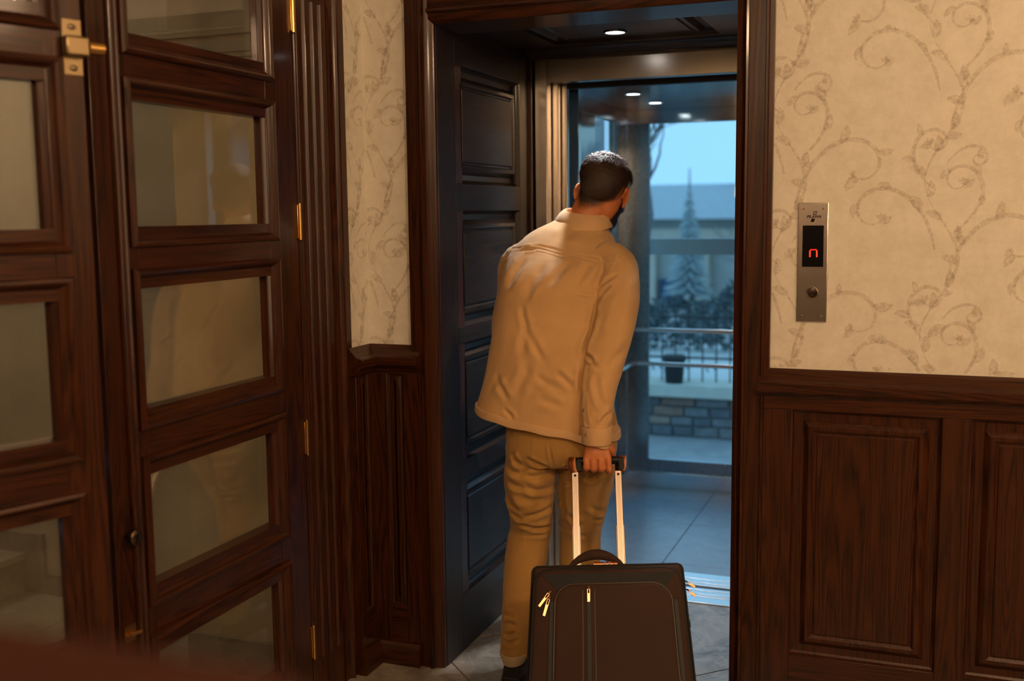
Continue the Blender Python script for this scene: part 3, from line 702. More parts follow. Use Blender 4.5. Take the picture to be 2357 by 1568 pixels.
def text(name, body, loc, size, m, parent, shear=0, rot=(math.pi/2, 0, 0), bold=.0):
    c_ = bpy.data.curves.new(name, 'FONT'); c_.body = body; c_.size = size; c_.align_x = 'CENTER'; c_.align_y = 'CENTER'; c_.shear = shear; c_.offset = bold; c_.extrude = .0002
    t_ = bpy.data.objects.new(name, c_); COL.objects.link(t_); bpy.context.view_layer.update()
    me = bpy.data.meshes.new_from_object(t_.evaluated_get(bpy.context.evaluated_depsgraph_get())); bpy.data.objects.remove(t_)
    M = Matrix.Translation(loc) @ Matrix.Rotation(rot[0], 4, 'X')
    mb = MB().add([M @ v.co for v in me.vertices], [tuple(p.vertices) for p in me.polygons])
    return build(name, mb, m, parent, fixn=False)
x, y, z = rel(.52, .118)
text('lettering', 'PILAWA', (x, yp-.0006, z), .0108, INK, cpn, .22, bold=.00022)
lg = MB(); sh = .28
def para(x0, x1, z0, z1, w=None):
    def q(a, b): return (a+sh*(b-z), yp-.0005, b)
    if w is None: lg.add([q(x0, z0), q(x1, z0), q(x1, z1), q(x0, z1)], [(0, 1, 2, 3)])
    else:
        for a0, a1, b0, b1 in ((x0, x0+w, z0, z1), (x1-w, x1, z0, z1), (x0, x1, z0, z0+w), (x0, x1, z1-w, z1)): lg.add([q(a0, b0), q(a1, b0), q(a1, b1), q(a0, b1)], [(0, 1, 2, 3)])
para(x-.0045, x+.0045, z+.0055, z+.0150, .0018); para(x-.0045, x+.0045, z-.0145, z-.0052)
build('logo', lg, INK, cpn, fixn=False)

# ================================================================== SUITCASE
def empty_m(name, M, label, cat, group=None):
    o = bpy.data.objects.new(name, None); COL.objects.link(o); o.empty_display_size = .1; o.matrix_world = M; WMc[o.name] = M
    return tag(o, label, cat, group)
th, al, ro = math.radians(28), math.radians(14), math.radians(3.0)
bu = Vector((math.cos(al)*math.cos(ro), math.sin(al)*math.cos(ro), math.sin(ro))); bh = Vector((-math.sin(al), math.cos(al), 0))
bn = Vector((-bh.x*math.cos(th), -bh.y*math.cos(th), math.sin(th))); bn = (bn-bu*bn.dot(bu)).normalized(); bw_ = bn.cross(bu)
GRIP = Vector((-.918, 3.11, .745)); zg = .831
Og = GRIP - bu*(-.018) - (-bn)*.085 - bw_*zg
MBAG = Matrix.Translation(Og) @ Matrix((bu, -bn, bw_)).transposed().to_4x4()
bag = empty_m('suitcase', MBAG, 'brown soft-sided suitcase pulled by the man, tilted on its wheels', 'suitcase')
def B_(mb):
    # the soft sides bulge a little towards the bottom
    mb.v = [tuple(MBAG @ Vector((p[0]*(1+.13*max(0, .496-p[2])/.496)+.012, p[1], p[2]))) if p[1] < .076 else tuple(MBAG @ Vector(p)) for p in mb.v]; return mb
H = .484
def rrect(x0, x1, z0, z1, r, y, n=7):
    P = []
    for cx, cz, a0 in ((x1-r, z0+r, -math.pi/2), (x1-r, z1-r, 0), (x0+r, z1-r, math.pi/2), (x0+r, z0+r, math.pi)):
        for k in range(n): a = a0+math.pi/2*k/(n-1); P.append(Vector((cx+r*math.cos(a), y, cz+r*math.sin(a))))
    return P
def rslab(x0, x1, z0, z1, r, ys):
    """rounded slab in x,z swept through a list of (y, inset)"""
    return MB().loft([rrect(x0+i, x1-i, z0+i, z1-i, max(.004, r-i), y) for y, i in ys])
build('shell', B_(rslab(-.208, .208, .03, H, .016, [(.10, .012), (.094, .003), (.085, 0), (-.075, 0), (-.088, .003), (-.095, .010), (-.098, .02)])), BAGB, bag, smooth=40)
build('front_pocket', B_(rslab(-.200, .202, .035, H-.012, .045, [(-.09, 0), (-.103, .0), (-.110, .005), (-.113, .012)])), BAGB, bag, smooth=40)
build('small_pocket', B_(rslab(-.140, .172, .06, H-.055, .050, [(-.108, 0), (-.121, .0), (-.126, .005), (-.128, .012)])), BAGB, bag, smooth=40)
def loop(P, r, m, nm='piping'): return build(nm, B_(MB().tube(P+[P[0], P[1]], r, 8, cap=False, up=(0, 1, 0))), m, bag, smooth=60)
loop(rrect(-.208, .208, .03, H, .016, -.084), .0028, BAGK)
loop(rrect(-.208, .208, .03, H, .016, .06), .0035, BAGK)
loop(rrect(-.199, .201, .036, H-.013, .045, -.104), .0036, BAGK)
loop(rrect(-.139, .171, .061, H-.056, .050, -.123), .0026, BAGP)
# black leatherette band over the pocket, dark zip tracks at its sides
tp = MB().add([(-.178, -.1145, H-.026), (.182, -.1145, H-.026), (.150, -.1145, H-.088), (-.118, -.1145, H-.088), (-.178, -.106, H-.026), (.182, -.106, H-.026), (.150, -.106, H-.088), (-.118, -.106, H-.088)], [(0, 1, 2, 3), (4, 5, 6, 7), (0, 1, 5, 4), (1, 2, 6, 5), (2, 3, 7, 6), (3, 0, 4, 7)])
build('leatherette_band', B_(tp), BAGK, bag)
build('zip_track', B_(MB().box(-.154, -.142, -.1155, -.108, .05, H-.10)), BLACKP, bag, bevel=.001)
build('zip_track', B_(MB().box(.174, .186, -.1155, -.108, .05, H-.10)), BLACKP, bag, bevel=.001)
zx = -.048
build('zip_track', B_(MB().box(zx-.006, zx+.006, -.1295, -.120, H-.37, H-.085)), BLACKP, bag, bevel=.001)
build('zip_stop', B_(MB().box(zx-.030, zx+.030, -.1300, -.120, H-.385, H-.37)), BAGK, bag, bevel=.001)
for q in (-.016, .016): build('seam', B_(MB().box(zx+q-.0007, zx+q+.0007, -.1288, -.120, H-.37, H-.075)), BAGP, bag)
def pull(x, z, y, ang, L, nm='zip_pull'):
    dx, dz = math.sin(ang), -math.cos(ang)
    m_ = MB().tube([(x, y, z), (x+dx*.008, y-.004, z+dz*.008)], .0026, 8)
    a = Vector((x+dx*.008, y-.005, z+dz*.008)); b = a+Vector((dx, 0, dz))*L; s_ = Vector((dz, 0, -dx))*.0032
    m_.tube([a+s_, b+s_*.8, b-s_*.8, a-s_, a+s_], .0011, 6); m_.obox((a+b)/2+Vector((dx, 0, dz))*L*.15, (s_.normalized()), (dx, 0, dz), (0, 1, 0), .0022, L*.33, .0008)
    build(nm, B_(m_), ZIPM, bag, smooth=50)
pull(zx, H-.064, -.129, 0, .034)
pull(-.152, H-.074, -.117, -.62, .042); pull(-.154, H-.088, -.117, -.25, .046)
pull(.212, H-.045, -.070, .9, .022); pull(.213, H-.068, -.070, .8, .02)
build('pocket_seam', B_(MB().tube([(-.13, -.1285, .115), (.165, -.1285, .115)], .0016, 6)), BAGP, bag)
# carry handle and lock on the top
hp = []; hr = []
for i in range(17):
    t = i/16; hp.append((-.106+.150*t, -.045, H+.004+.034*math.sin(math.pi*t)**.8)); hr.append(.005+.010*math.sin(math.pi*t)**.9)
build('carry_handle', B_(MB().tube(hp, hr, 12, flat=.75, up=(0, 0, 1))), BAGB, bag, smooth=60)
for x in (-.108, .046):
    build('handle_ring', B_(MB().tube([(x-.008, -.045, H-.004), (x-.006, -.045, H+.008), (x+.006, -.045, H+.010), (x+.008, -.045, H-.004)], .0022, 8)), ZIPM, bag, smooth=60)
build('handle_strap', B_(MB().box(.045, .10, -.055, -.035, H-.001, H+.004)), BAGB, bag, bevel=.0015)
lk = MB()
for a, b, r in ((-.036, -.006, .0075), (-.003, .006, .0085), (.009, .018, .0085), (.021, .030, .0075)): lk.tube([(a, -.078, H+.004), (b, -.078, H+.004)], r, 14)
build('combination_lock', B_(lk), COPPER, bag, smooth=50)
# wheels, feet, base guard
for x in (-.165, .165):
    build('wheel', B_(MB().tube([(x-.012, .085, .022), (x+.012, .085, .022)], .022, 20)), BLACKP, bag, bevel=.002)
    build('wheel_housing', B_(MB().box(x-.024, x+.024, .055, .102, .018, .070)), BLACKP, bag, bevel=.006)
    build('foot', B_(MB().box(x-.02, x+.02, -.09, -.05, .012, .032)), BLACKP, bag, bevel=.004)
build('side_stud', B_(MB().cyl((.208, .02, H-.15), (1, 0, 0), .011, .007, 16)), BLACKP, bag, smooth=50)
# telescopic handle
gx = -.018; hw_ = .0655
for s_ in (-1, 1):
    x = gx+s_*hw_
    build('rod', B_(MB().box(x-.0105, x+.0105, .078, .092, H-.06, zg-.034)), ROD, bag, bevel=.002)
    build('rod', B_(MB().box(x-.013, x+.013, .0795, .095, H-.10, zg-.20)), ROD, bag, bevel=.002)
    for q in (-.0035, 0, .0035): build('rod_groove', B_(MB().box(x+q-.0004, x+q+.0004, .0775, .080, H-.06, zg-.05)), simple('rod_groove_shadow', (.35, .28, .24), .4, .8), bag)
    build('release_pin', B_(MB().cyl((x, .079, zg-.046), (0, -1, 0), .0042, .0015, 14)), BLACKP, bag)
    xx = gx+s_*(hw_+.012)
    build('end_cap', B_(MB().tube([(xx-s_*.006, .085, zg-.036), (xx-s_*.001, .085, zg-.022), (xx, .085, zg-.005), (xx, .085, zg+.010), (xx, .085, zg+.013)], [.0085, .0085, .009, .0095, .006], 14, flat=1.2)), COPPER, bag, smooth=50)
    build('handle_neck', B_(MB().box(x-.011, x+.011, .075, .095, zg-.036, zg+.009)), BLACKP, bag, bevel=.004)
build('grip_bar', B_(MB().tube([(gx-hw_-.006, .085, zg), (gx-.04, .085, zg), (gx+.04, .085, zg), (gx+hw_+.006, .085, zg)], [.0115, .0125, .0125, .0115], 16)), BLACKP, bag, smooth=50)

# ================================================================== THE MAN
def measure(px, py, y):
    """point of the photograph carried onto the vertical plane y (the man stands in the lift doorway, about 3.1-3.4 m away)"""
    r = Vector(((px-1178.5)/F, (py-784)/F, 1)); d = r2*r.x+d2*r.y+fwd*r.z
    return Vector((0, 0, 1.5))+d*(y/d.y)
def fuse(mb, voxel, smooth=3, fac=.6):
    me = bpy.data.meshes.new('t'); me.from_pydata([Vector(p) for p in mb.v], [], mb.f); me.update()
    o = bpy.data.objects.new('t', me); COL.objects.link(o)
    # orient every island outwards
    recalc(me)
    r = o.modifiers.new('r', 'REMESH'); r.mode = 'VOXEL'; r.voxel_size = voxel
    if smooth: s = o.modifiers.new('s', 'SMOOTH'); s.factor = fac; s.iterations = smooth
    bpy.context.view_layer.update(); dg_ = bpy.context.evaluated_depsgraph_get(); dg_.update()
    m2 = bpy.data.meshes.new_from_object(o.evaluated_get(dg_)); bpy.data.objects.remove(o)
    return m2
def arrays(me):
    n = len(me.vertices); v = np.empty(n*3); me.vertices.foreach_get('co', v); v = v.reshape(-1, 3)
    nn = np.empty(n*3); me.vertices.foreach_get('normal', nn); return v, nn.reshape(-1, 3)
def segdist(P, pts):
    """distance to a polyline and the place along it, 0 to 1"""
    best = np.full(len(P), 9.); along = np.zeros(len(P)); run = 0
    total = sum(math.dist(p, q) for p, q in zip(pts[:-1], pts[1:]))
    for a, b in zip(pts[:-1], pts[1:]):
        a = np.array(a); b = np.array(b); d = b-a; L = max(1e-9, (d*d).sum()); t = np.clip(((P-a)@d)/L, 0, 1)
        q = a+t[:, None]*d; e = np.sqrt(((P-q)**2).sum(1)); near = e < best
        best = np.where(near, e, best); along = np.where(near, (run+t*math.sqrt(L))/total, along); run += math.sqrt(L)
    return best, along
def fold_disp(v, nn, folds, y, off, scale):
    """folds: (list of picture points, depth in mm, half width in mm); valley plus soft ridges beside it, on the back of the garment only"""
    XZ = v[:, [0, 2]]; D = np.zeros(len(v)); mask = np.clip(-nn[:, 1]*2+.35, 0, 1)
    for pts, amp, w in folds:
        P = [measure(off[0]+a*scale, off[1]+b*scale, y) for a, b in pts]; P2 = [(p.x, p.z) for p in P]
        lo = np.array(P2).min(0)-.06; hi = np.array(P2).max(0)+.06
        sel = np.where(((XZ > lo) & (XZ < hi)).all(1))[0]
        if len(sel) == 0: continue
        d, al_ = segdist(XZ[sel], P2); w_ = w/1000
        fade = np.clip(np.minimum(al_, 1-al_)/.33, 0, 1); fade = fade*fade*(3-2*fade)
        D[sel] += -amp/1000*(np.exp(-(d/w_)**2) - .75*np.exp(-((d-2.0*w_)/(1.1*w_))**2))*fade*mask[sel]
    return D
def noise_disp(v, f, amp, seed=0):
    return np.array([noise.noise(Vector((p[0]*f[0]+seed, p[1]*f[1], p[2]*f[2])))*amp for p in v])
def finish(name, me, m, parent, v=None):
    if v is not None: me.vertices.foreach_set('co', v.reshape(-1)); me.update()
    inv = WMc[parent.name].inverted() if parent else Matrix.Identity(4)
    if parent: me.transform(inv)
    me.polygons.foreach_set('use_smooth', [True]*len(me.polygons)); me.materials.clear(); me.materials.append(m); me.name = name
    o = bpy.data.objects.new(name, me); COL.objects.link(o)
    if parent: o.parent = parent; WMc[o.name] = WMc[parent.name]
    return o
def ring(c, hw, hd, roll=0, yaw=.10, n=40, ex=2.3, pitch=0):
    X = Vector((math.cos(yaw)*math.cos(roll), math.sin(yaw), math.sin(roll))).normalized()
    Y = Vector((-math.sin(yaw), math.cos(yaw), math.sin(pitch))).normalized(); P = []
    for k in range(n):
        a = 2*math.pi*k/n; ca, sa = math.cos(a), math.sin(a)
        P.append(Vector(c)+X*hw*abs(ca)**(2/ex)*math.copysign(1, ca)+Y*hd*abs(sa)**(2/ex)*math.copysign(1, sa))
    return P
def limb(L, seg=28, flat=1, extra=0):
    return MB().tube([Vector(p[:3]) for p in L], [p[3]+extra for p in L], seg, flat=flat)
def smoothpath(L, n=5):
    out = []; P = [np.array(p, float) for p in L]
    for i in range(len(P)-1):
        p0, p1, p2, p3 = P[max(i-1, 0)], P[i], P[i+1], P[min(i+2, len(P)-1)]
        for k in range(n):
            t = k/n; out.append(.5*((2*p1)+(-p0+p2)*t+(2*p0-5*p1+4*p2-p3)*t*t+(-p0+3*p1-3*p2+p3)*t**3))
    out.append(P[-1]); return [tuple(p) for p in out]
TOR = [(-1.114, 3.220, 0.829, 0.240, 0.152, -0.165), (-1.115, 3.220, 0.917, 0.213, 0.143, -0.080), (-1.111, 3.225, 1.026, 0.196, 0.136, -0.056), (-1.109, 3.240, 1.129, 0.184, 0.130, -0.042),
       (-1.113, 3.275, 1.215, 0.176, 0.130, -0.019), (-1.115, 3.310, 1.285, 0.177, 0.127, -0.019), (-1.111, 3.350, 1.338, 0.180, 0.112, -0.052), (-1.108, 3.395, 1.380, 0.168, 0.098, -0.087), (-1.091, 3.430, 1.418, 0.140, 0.088, -0.120), (-1.076, 3.455, 1.447, 0.103, 0.076, -0.150), (-1.068, 3.470, 1.475, 0.072, 0.064, -0.150)]
RS = [(-0.981, 3.390, 1.350, 0.0590), (-0.927, 3.373, 1.328, 0.0649), (-0.910, 3.330, 1.278, 0.0686), (-0.897, 3.272, 1.213, 0.0703), (-0.901, 3.220, 1.136, 0.0705), (-0.912, 3.180, 1.046, 0.0655), (-0.918, 3.150, 0.969, 0.0555), (-0.916, 3.120, 0.906, 0.049), (-0.914, 3.103, 0.850, 0.0435), (-0.913, 3.097, 0.806, 0.043)]
LS = [(-1.225, 3.390, 1.353, 0.0569), (-1.271, 3.380, 1.327, 0.0629), (-1.270, 3.350, 1.228, 0.0604), (-1.288, 3.350, 1.141, 0.060), (-1.305, 3.400, 1.068, 0.057), (-1.27, 3.50, 1.05, .050), (-1.20, 3.60, 1.08, .043), (-1.155, 3.655, 1.10, .040)]
PEL = [(-1.068, 3.225, 0.905, 0.165, .118), (-1.068, 3.220, 0.853, 0.176, .122), (-1.068, 3.220, 0.796, 0.180, .126), (-1.070, 3.220, 0.745, 0.180, .120), (-1.074, 3.225, 0.705, 0.172, .105)]
LL = [(-1.160, 3.222, 0.800, 0.086), (-1.162, 3.210, 0.706, 0.088), (-1.166, 3.200, 0.651, 0.0835), (-1.169, 3.210, 0.562, 0.076), (-1.177, 3.230, 0.475, 0.067), (-1.186, 3.220, 0.411, 0.068), (-1.187, 3.185, 0.321, 0.066), (-1.189, 3.150, 0.225, 0.058), (-1.192, 3.130, 0.155, 0.052), (-1.192, 3.110, 0.082, 0.050)]
RL = [(-0.980, 3.230, 0.800, 0.086), (-0.983, 3.240, 0.712, 0.088), (-0.995, 3.262, 0.650, 0.086), (-1.021, 3.305, 0.536, 0.077), (-1.041, 3.340, 0.438, 0.069), (-1.046, 3.345, 0.344, 0.068), (-1.050, 3.335, 0.257, 0.062), (-1.054, 3.325, 0.185, 0.055), (-1.057, 3.325, 0.100, 0.048)]
man = empty('person', (-1.12, 3.25, 0), 'man seen from behind in a sand overshirt and khaki trousers, stepping into the lift', 'person')

# --- body: one continuous skin
Hc = Vector((-1.005, 3.495, 1.573)); hyaw, hpit, hrol = .0, math.radians(24), math.radians(7)
HR = Matrix.Rotation(hyaw, 3, 'Z') @ Matrix.Rotation(-hpit, 3, 'X') @ Matrix.Rotation(hrol, 3, 'Y')
def hp_(x, y, z): return Hc+HR @ Vector((x, y, z))
body = MB()
def rel_tor(s, k=1): return [ring(t[:3], t[3]*s, t[4]*s, t[5]) for t in TOR]
body.loft(rel_tor(.80)); body.loft([ring(p[:3], p[3]*.86, p[4]*.86) for p in PEL])
for L in (RS, LS): body.tube([p[:3] for p in smoothpath(L)], [p[3]*.60+.002 for p in smoothpath(L)], 20)
for L in (LL, RL): body.tube([p[:3] for p in smoothpath(L)], [p[3]*.72 for p in smoothpath(L)], 20)
nk = smoothpath([(-1.064, 3.450, 1.398, 0.0592), (-1.064, 3.460, 1.444, 0.0593), (-1.052, 3.470, 1.490, 0.0594), (-1.032, 3.483, 1.536, 0.0613), (-1.015, 3.495, 1.582, 0.0592)])
body.tube([p[:3] for p in nk], [p[3] for p in nk], 24)
for c_, r_ in (((0, -.012, .022), (.0775, .097, .083)), ((0, -.055, -.005), (.062, .045, .052)), ((0, .028, -.022), (.066, .070, .090)), ((0, .045, -.080), (.050, .050, .038)), ((0, .078, -.100), (.026, .022, .018)), ((0, .095, .018), (.058, .022, .020)), ((0, .098, -.022), (.012, .020, .026)), ((0, .112, -.034), (.014, .012, .010)), ((0, .094, -.062), (.024, .012, .012)), ((.036, .075, -.022), (.026, .024, .022)), ((-.036, .075, -.022), (.026, .024, .022))):
    body.ell(hp_(*c_), r_, HR, 24, 16)
for s_ in (-1, 1):       # ears: a tilted plate with a raised helix and a lobe
    e1 = Vector((s_*.70, -.71, .05)).normalized(); e2 = Vector((0, -.10, 1)).normalized(); e3 = e1.cross(e2); c_ = Vector((s_*.0755, .004, -.018))+e1*.010
    RM = HR @ Matrix((e1, e2, e3)).transposed()
    body.ell(hp_(*c_), (.0175, .031, .0048), RM, 18, 12)
    P = [c_+e1*.0170*math.cos(a)+e2*.0305*math.sin(a)-e3*s_*.001 for a in [math.radians(q) for q in range(-75, 175, 12)]]
    body.tube([hp_(*p) for p in P], [.0034]*len(P), 8)
    body.ell(hp_(*(c_-e2*.028-e1*.004)), (.009, .010, .0045), RM, 12, 8)
# right hand closed round the grip bar
bb = bu; bf = Vector((-bb.y, bb.x, 0)).normalized(); bz = bb.cross(bf).normalized()
if bz.z < 0: bz = -bz
Fc = GRIP+bb*.004
def hq(t, f, z): return Fc+bb*t+bf*f+bz*z
wr_ = Vector((-.913, 3.100, .815))
pal = [(wr_, .027, .021), (wr_*.6+hq(0, -.012, .050)*.4, .031, .021), (hq(0, -.014, .046), .036, .020), (hq(0, -.020, .028), .041, .018), (hq(0, -.024, .012), .042, .014)]
body.loft([[c_+bb*a*math.copysign(abs(math.cos(t))**.8, math.cos(t))+bf*b*math.copysign(abs(math.sin(t))**.8, math.sin(t)) for t in [2*math.pi*k/22 for k in range(22)]] for c_, a, b in pal])
for i, (t, r_, dz_) in enumerate(((-.0335, .0085, .004), (-.0118, .0094, .0), (.0108, .0096, -.001), (.0335, .0096, -.005))):
    sp_ = 1.0+.02*i
    ch = smoothpath([(*hq(t*.92, -.018, .024), r_*.95), (*hq(t, -.028, .013), r_*1.12), (*hq(t*1.02, -.032, -.004+dz_*.4), r_*1.0), (*hq(t*1.04, -.029, -.019+dz_), r_*1.06), (*hq(t*1.04, -.010, -.027+dz_*.6), r_*.92), (*hq(t*1.03, .010, -.022), r_*.9), (*hq(t*1.02, .018, -.008), r_*.8)], 4)
    body.tube([p[:3] for p in ch], [p[3] for p in ch], 14)
ch = smoothpath([(*hq(.020, -.004, .052), .013), (*hq(.040, .006, .034), .013), (*hq(.044, .020, .014), .0115), (*hq(.030, .028, -.001), .0105), (*hq(.014, .029, -.006), .0088)], 4)
body.tube([p[:3] for p in ch], [p[3] for p in ch], 14)
# left hand held in front of the chest, loosely curled
lw = Vector((-1.148, 3.665, 1.105)); ld = Vector((.52, .82, .22)).normalized(); lx = Vector((.8, -.5, 0)).normalized(); lz = lx.cross(ld)
if lz.z < 0: lz = -lz
body.loft([[lw+ld*d+lx*a*math.cos(t)+lz*b*math.sin(t) for t in [2*math.pi*k/18 for k in range(18)]] for d, a, b in ((-.02, .024, .020), (.02, .032, .017), (.06, .040, .015), (.085, .040, .012))])
for i, (t, l_) in enumerate(((-.030, .85), (-.010, .97), (.011, 1), (.031, .9))):
    c0 = lw+ld*.085+lx*t; ch = [c0-ld*.02, c0+ld*.034*l_-lz*.006, c0+ld*.056*l_-lz*.024, c0+ld*.062*l_-lz*.042]
    body.tube(ch, [.0092, .0088, .0082, .007], 12)
body.tube([lw+ld*.01-lx*.024, lw+ld*.04-lx*.044, lw+ld*.07-lx*.050-lz*.008, lw+ld*.09-lx*.046-lz*.016], [.013, .012, .0105, .008], 12)
bme = fuse(body, .0032, 3, .5)
skin_o = finish('body', bme, SKIN, man); skin_o['label'] = 'warm-toned skin of neck, ears and hands'
bv, bnn = arrays(bme)
bv_w = bv+np.array(Vector((-1.12, 3.25, 0)))

# --- eyes (looking down, unseen from behind)
for s_ in (-1, 1): build('eye', MB().ell(hp_(s_*.033, .083, .0), (.0115, .0115, .0115), None, 16, 12), simple('eye_white', (.7, .68, .65), .2), man, smooth=60)
# --- hair: cropped shell grown from the scalp, then short locks on the crown
def shell(name, dens_fn, thick_fn, m, extra_attr=True):
    me0 = bme; HRi = np.array(HR.transposed())
    q = (bv_w-np.array(Hc))@HRi.T
    nearhead = (np.linalg.norm(q*np.array([1, .85, .8]), axis=1) < .125)
    dens = np.where(nearhead, dens_fn(q), 0)
    keep = dens > .01; idx = -np.ones(len(bv), int); idx[keep] = np.arange(keep.sum())
    th_ = thick_fn(q)[keep]; P = bv_w[keep]+bnn[keep]*th_[:, None]
    fs = []
    for p in me0.polygons:
        vv = p.vertices
        if all(keep[i] for i in vv): fs.append(tuple(int(idx[i]) for i in vv))
    me = bpy.data.meshes.new(name); me.from_pydata([tuple(p) for p in P], [], fs)
    at = me.attributes.new('dens', 'FLOAT', 'POINT'); at.data.foreach_set('value', dens[keep].astype(np.float32)); me.update()
    return finish(name, me, m, man), P, bnn[keep], q[keep], dens[keep]
def hairmat(name, col, sc=900):
    m, n, l, p = mat(name); out = n['Material Output']; setp(p, Base_Color=col, Roughness=.42)
    a = n.new('ShaderNodeAttribute'); a.attribute_name = 'dens'; mp = coords(n, l, (1, 1, .35), False); t = noisen(n, l, mp, sc, 2, .6)
    ad = n.new('ShaderNodeMath'); ad.operation = 'ADD'; l.new(a.outputs['Fac'], ad.inputs[0]); l.new(t.outputs['Fac'], ad.inputs[1])
    mr = n.new('ShaderNodeMapRange'); mr.inputs['From Min'].default_value = .62; mr.inputs['From Max'].default_value = 1.22; l.new(ad.outputs[0], mr.inputs['Value'])
    tr = n.new('ShaderNodeBsdfTransparent'); mx = n.new('ShaderNodeMixShader'); l.new(mr.outputs[0], mx.inputs[0]); l.new(tr.outputs[0], mx.inputs[1]); l.new(p.outputs[0], mx.inputs[2]); l.new(mx.outputs[0], out.inputs['Surface'])
    bump(n, l, t.outputs['Fac'], p, .8, .002); return m
HM = hairmat('cropped_brown_hair', (.020, .0115, .007))
def hair_d(q):
    x, y, z = q[:, 0], q[:, 1], q[:, 2]
    line = np.where(y < .0, -.122+.100*np.clip((y+.060)/.056, 0, 1)**1.4+.10*np.clip((np.abs(x)-.052)/.05, 0, 1)*(y < -.02), .003)
    line = np.where(y > .012, .003-.06*np.clip((y-.012)/.012, 0, 1)*(y < .034)+.0, line)
    line = np.where(y > .034, .03+(y-.034)*.75, line)
    d = np.clip((z-line)/.085, 0, 1)
    ear = (np.abs(x) > .0775) & (y > -.035) & (y < .014) & (z < .018)
    return np.where(ear, 0, d)
def hair_t(q):
    z = q[:, 2]; t = .0012+.010*np.clip((z-.01)/.05, 0, 1)
    return t+np.array([noise.noise(Vector((a*90, b*90, c*40))) for a, b, c in q])*.0035*np.clip((z-.01)/.04, 0, 1)
ho, hP, hN, hQ, hD = shell('hair', hair_d, hair_t, HM); ho['label'] = 'short dark brown hair, faded at the nape'
bo, *_ = shell('beard', lambda q: np.where((q[:, 1] > .010) & (np.abs(q[:, 0]) < .079) & (q[:, 2] < -.030+.0*q[:, 0]) & ~((q[:, 1] > .088) & (q[:, 2] > -.045)), np.clip((-.024-q[:, 2])/.018, 0, 1)*np.clip((q[:, 1]-.006)/.016, 0, 1), 0), lambda q: .003+.0045*np.clip((-q[:, 2]-.05)/.05, 0, 1), HM)
bo['label'] = 'full dark beard'
# locks
lk = MB(); top = np.where((hQ[:, 2] > -.085) & (hD > .55))[0]; r_ = np.random.RandomState(4)
whorl = np.array([.006, -.062, .075])
for i in r_.choice(top, 9000):
    p = Vector(hP[i]); n_ = Vector(hN[i]); q = hQ[i]; dv = q-whorl; dv = dv/(np.linalg.norm(dv)+1e-6)
    swirl = np.cross(dv, q/np.linalg.norm(q))*.55
    t = HR @ Vector(dv+swirl+r_.normal(0, .28, 3)); t = (t-n_*t.dot(n_)).normalized(); s_ = t.cross(n_)
    k = min(1, max(0, (q[2]-.005)/.06)); L_ = (.0035+.0175*k)*r_.uniform(.7, 1.3); w = .0005+.0011*r_.rand()*k+.0002; lift = .12+.35*r_.rand()+.2*k
    b0 = p-n_*.001; b1 = p+t*L_*.5+n_*L_*lift*.45; b2 = p+t*L_+n_*L_*lift*.5
    lk.add([b0-s_*w, b0+s_*w, b1+s_*w*.9, b1-s_*w*.9, b2], [(0, 1, 2, 3), (3, 2, 4)])
o = build('hair_locks', lk, HAIR, man, fixn=False); o['kind'] = 'stuff'

# --- overshirt
sh_ = MB()
sh_.loft([ring(t[:3], t[3], t[4], t[5]) for t in smoothpath(TOR, 3)])
for L in (RS, LS): P = smoothpath(L); sh_.tube([p[:3] for p in P], [p[3] for p in P], 30)
sme = fuse(sh_, .0042, 5, .6); v, nn = arrays(sme)
off6, sc6 = (1080, 320), .2806; off7 = (1060, 700)
F6 = [([(400, 960), (340, 1090), (285, 1260)], 7, 13), ([(575, 990), (520, 1150), (455, 1330)], 6, 13), ([(770, 1000), (700, 1100), (640, 1230)], 5, 11), ([(905, 1000), (880, 1120), (860, 1240)], 4, 11), ([(1020, 1060), (985, 1160), (960, 1230)], 5, 9),
      ([(1020, 1310), (960, 1290), (850, 1265)], 4, 6), ([(1015, 1330), (1060, 1270), (1120, 1200)], 7, 6), ([(1030, 1250), (1080, 1170), (1160, 1110)], 4, 6), ([(290, 950), (340, 915), (400, 905)], 5, 4), ([(300, 985), (350, 930), (470, 900)], 4, 4),
      ([(450, 1340), (480, 1450), (540, 1560)], 4, 8), ([(880, 810), (960, 770)], 3, 12), ([(610, 870), (640, 800), (760, 740)], 4, 16), ([(1250, 1250), (1210, 1400), (1220, 1520)], 3, 12), ([(1330, 1080), (1330, 1250)], 3, 10),
      ([(1010, 1330), (1015, 1420), (990, 1560)], 10, 7)]
F7 = [([(470, 130), (560, 250), (640, 380), (720, 500)], 4, 9), ([(560, 420), (560, 560), (470, 760)], 5, 13), ([(620, 560), (720, 640), (830, 700)], 3, 9), ([(780, 540), (860, 620), (930, 700)], 5, 8), ([(300, 600), (370, 700), (430, 800)], 4, 9),
      ([(340, 560), (300, 640), (220, 720)], 4, 10), ([(500, 180), (530, 320), (500, 440)], 4, 12), ([(380, 840), (450, 900), (460, 950)], 4, 6), ([(650, 760), (760, 800), (880, 860)], 3, 10),
      ([(1090, 20), (1060, 120), (1035, 230), (1000, 330), (985, 480)], 10, 7), ([(985, 480), (975, 640), (985, 780)], 8, 7),
      ([(1000, 420), (1060, 450), (1100, 490)], 6, 6), ([(1010, 520), (1070, 500), (1150, 520)], 4, 7), ([(1130, 560), (1120, 650), (1160, 760)], 4, 9), ([(1190, 985), (1200, 930), (1255, 880), (1250, 840)], 8, 6), ([(1130, 700), (1180, 800), (1240, 850)], 5, 8), ([(1060, 900), (1070, 960), (1090, 990)], 5, 5), ([(1290, 380), (1230, 470), (1200, 560)], 3, 10), ([(1330, 300), (1290, 420), (1260, 520)], 3, 9), ([(1230, 100), (1200, 250)], 3, 12)]
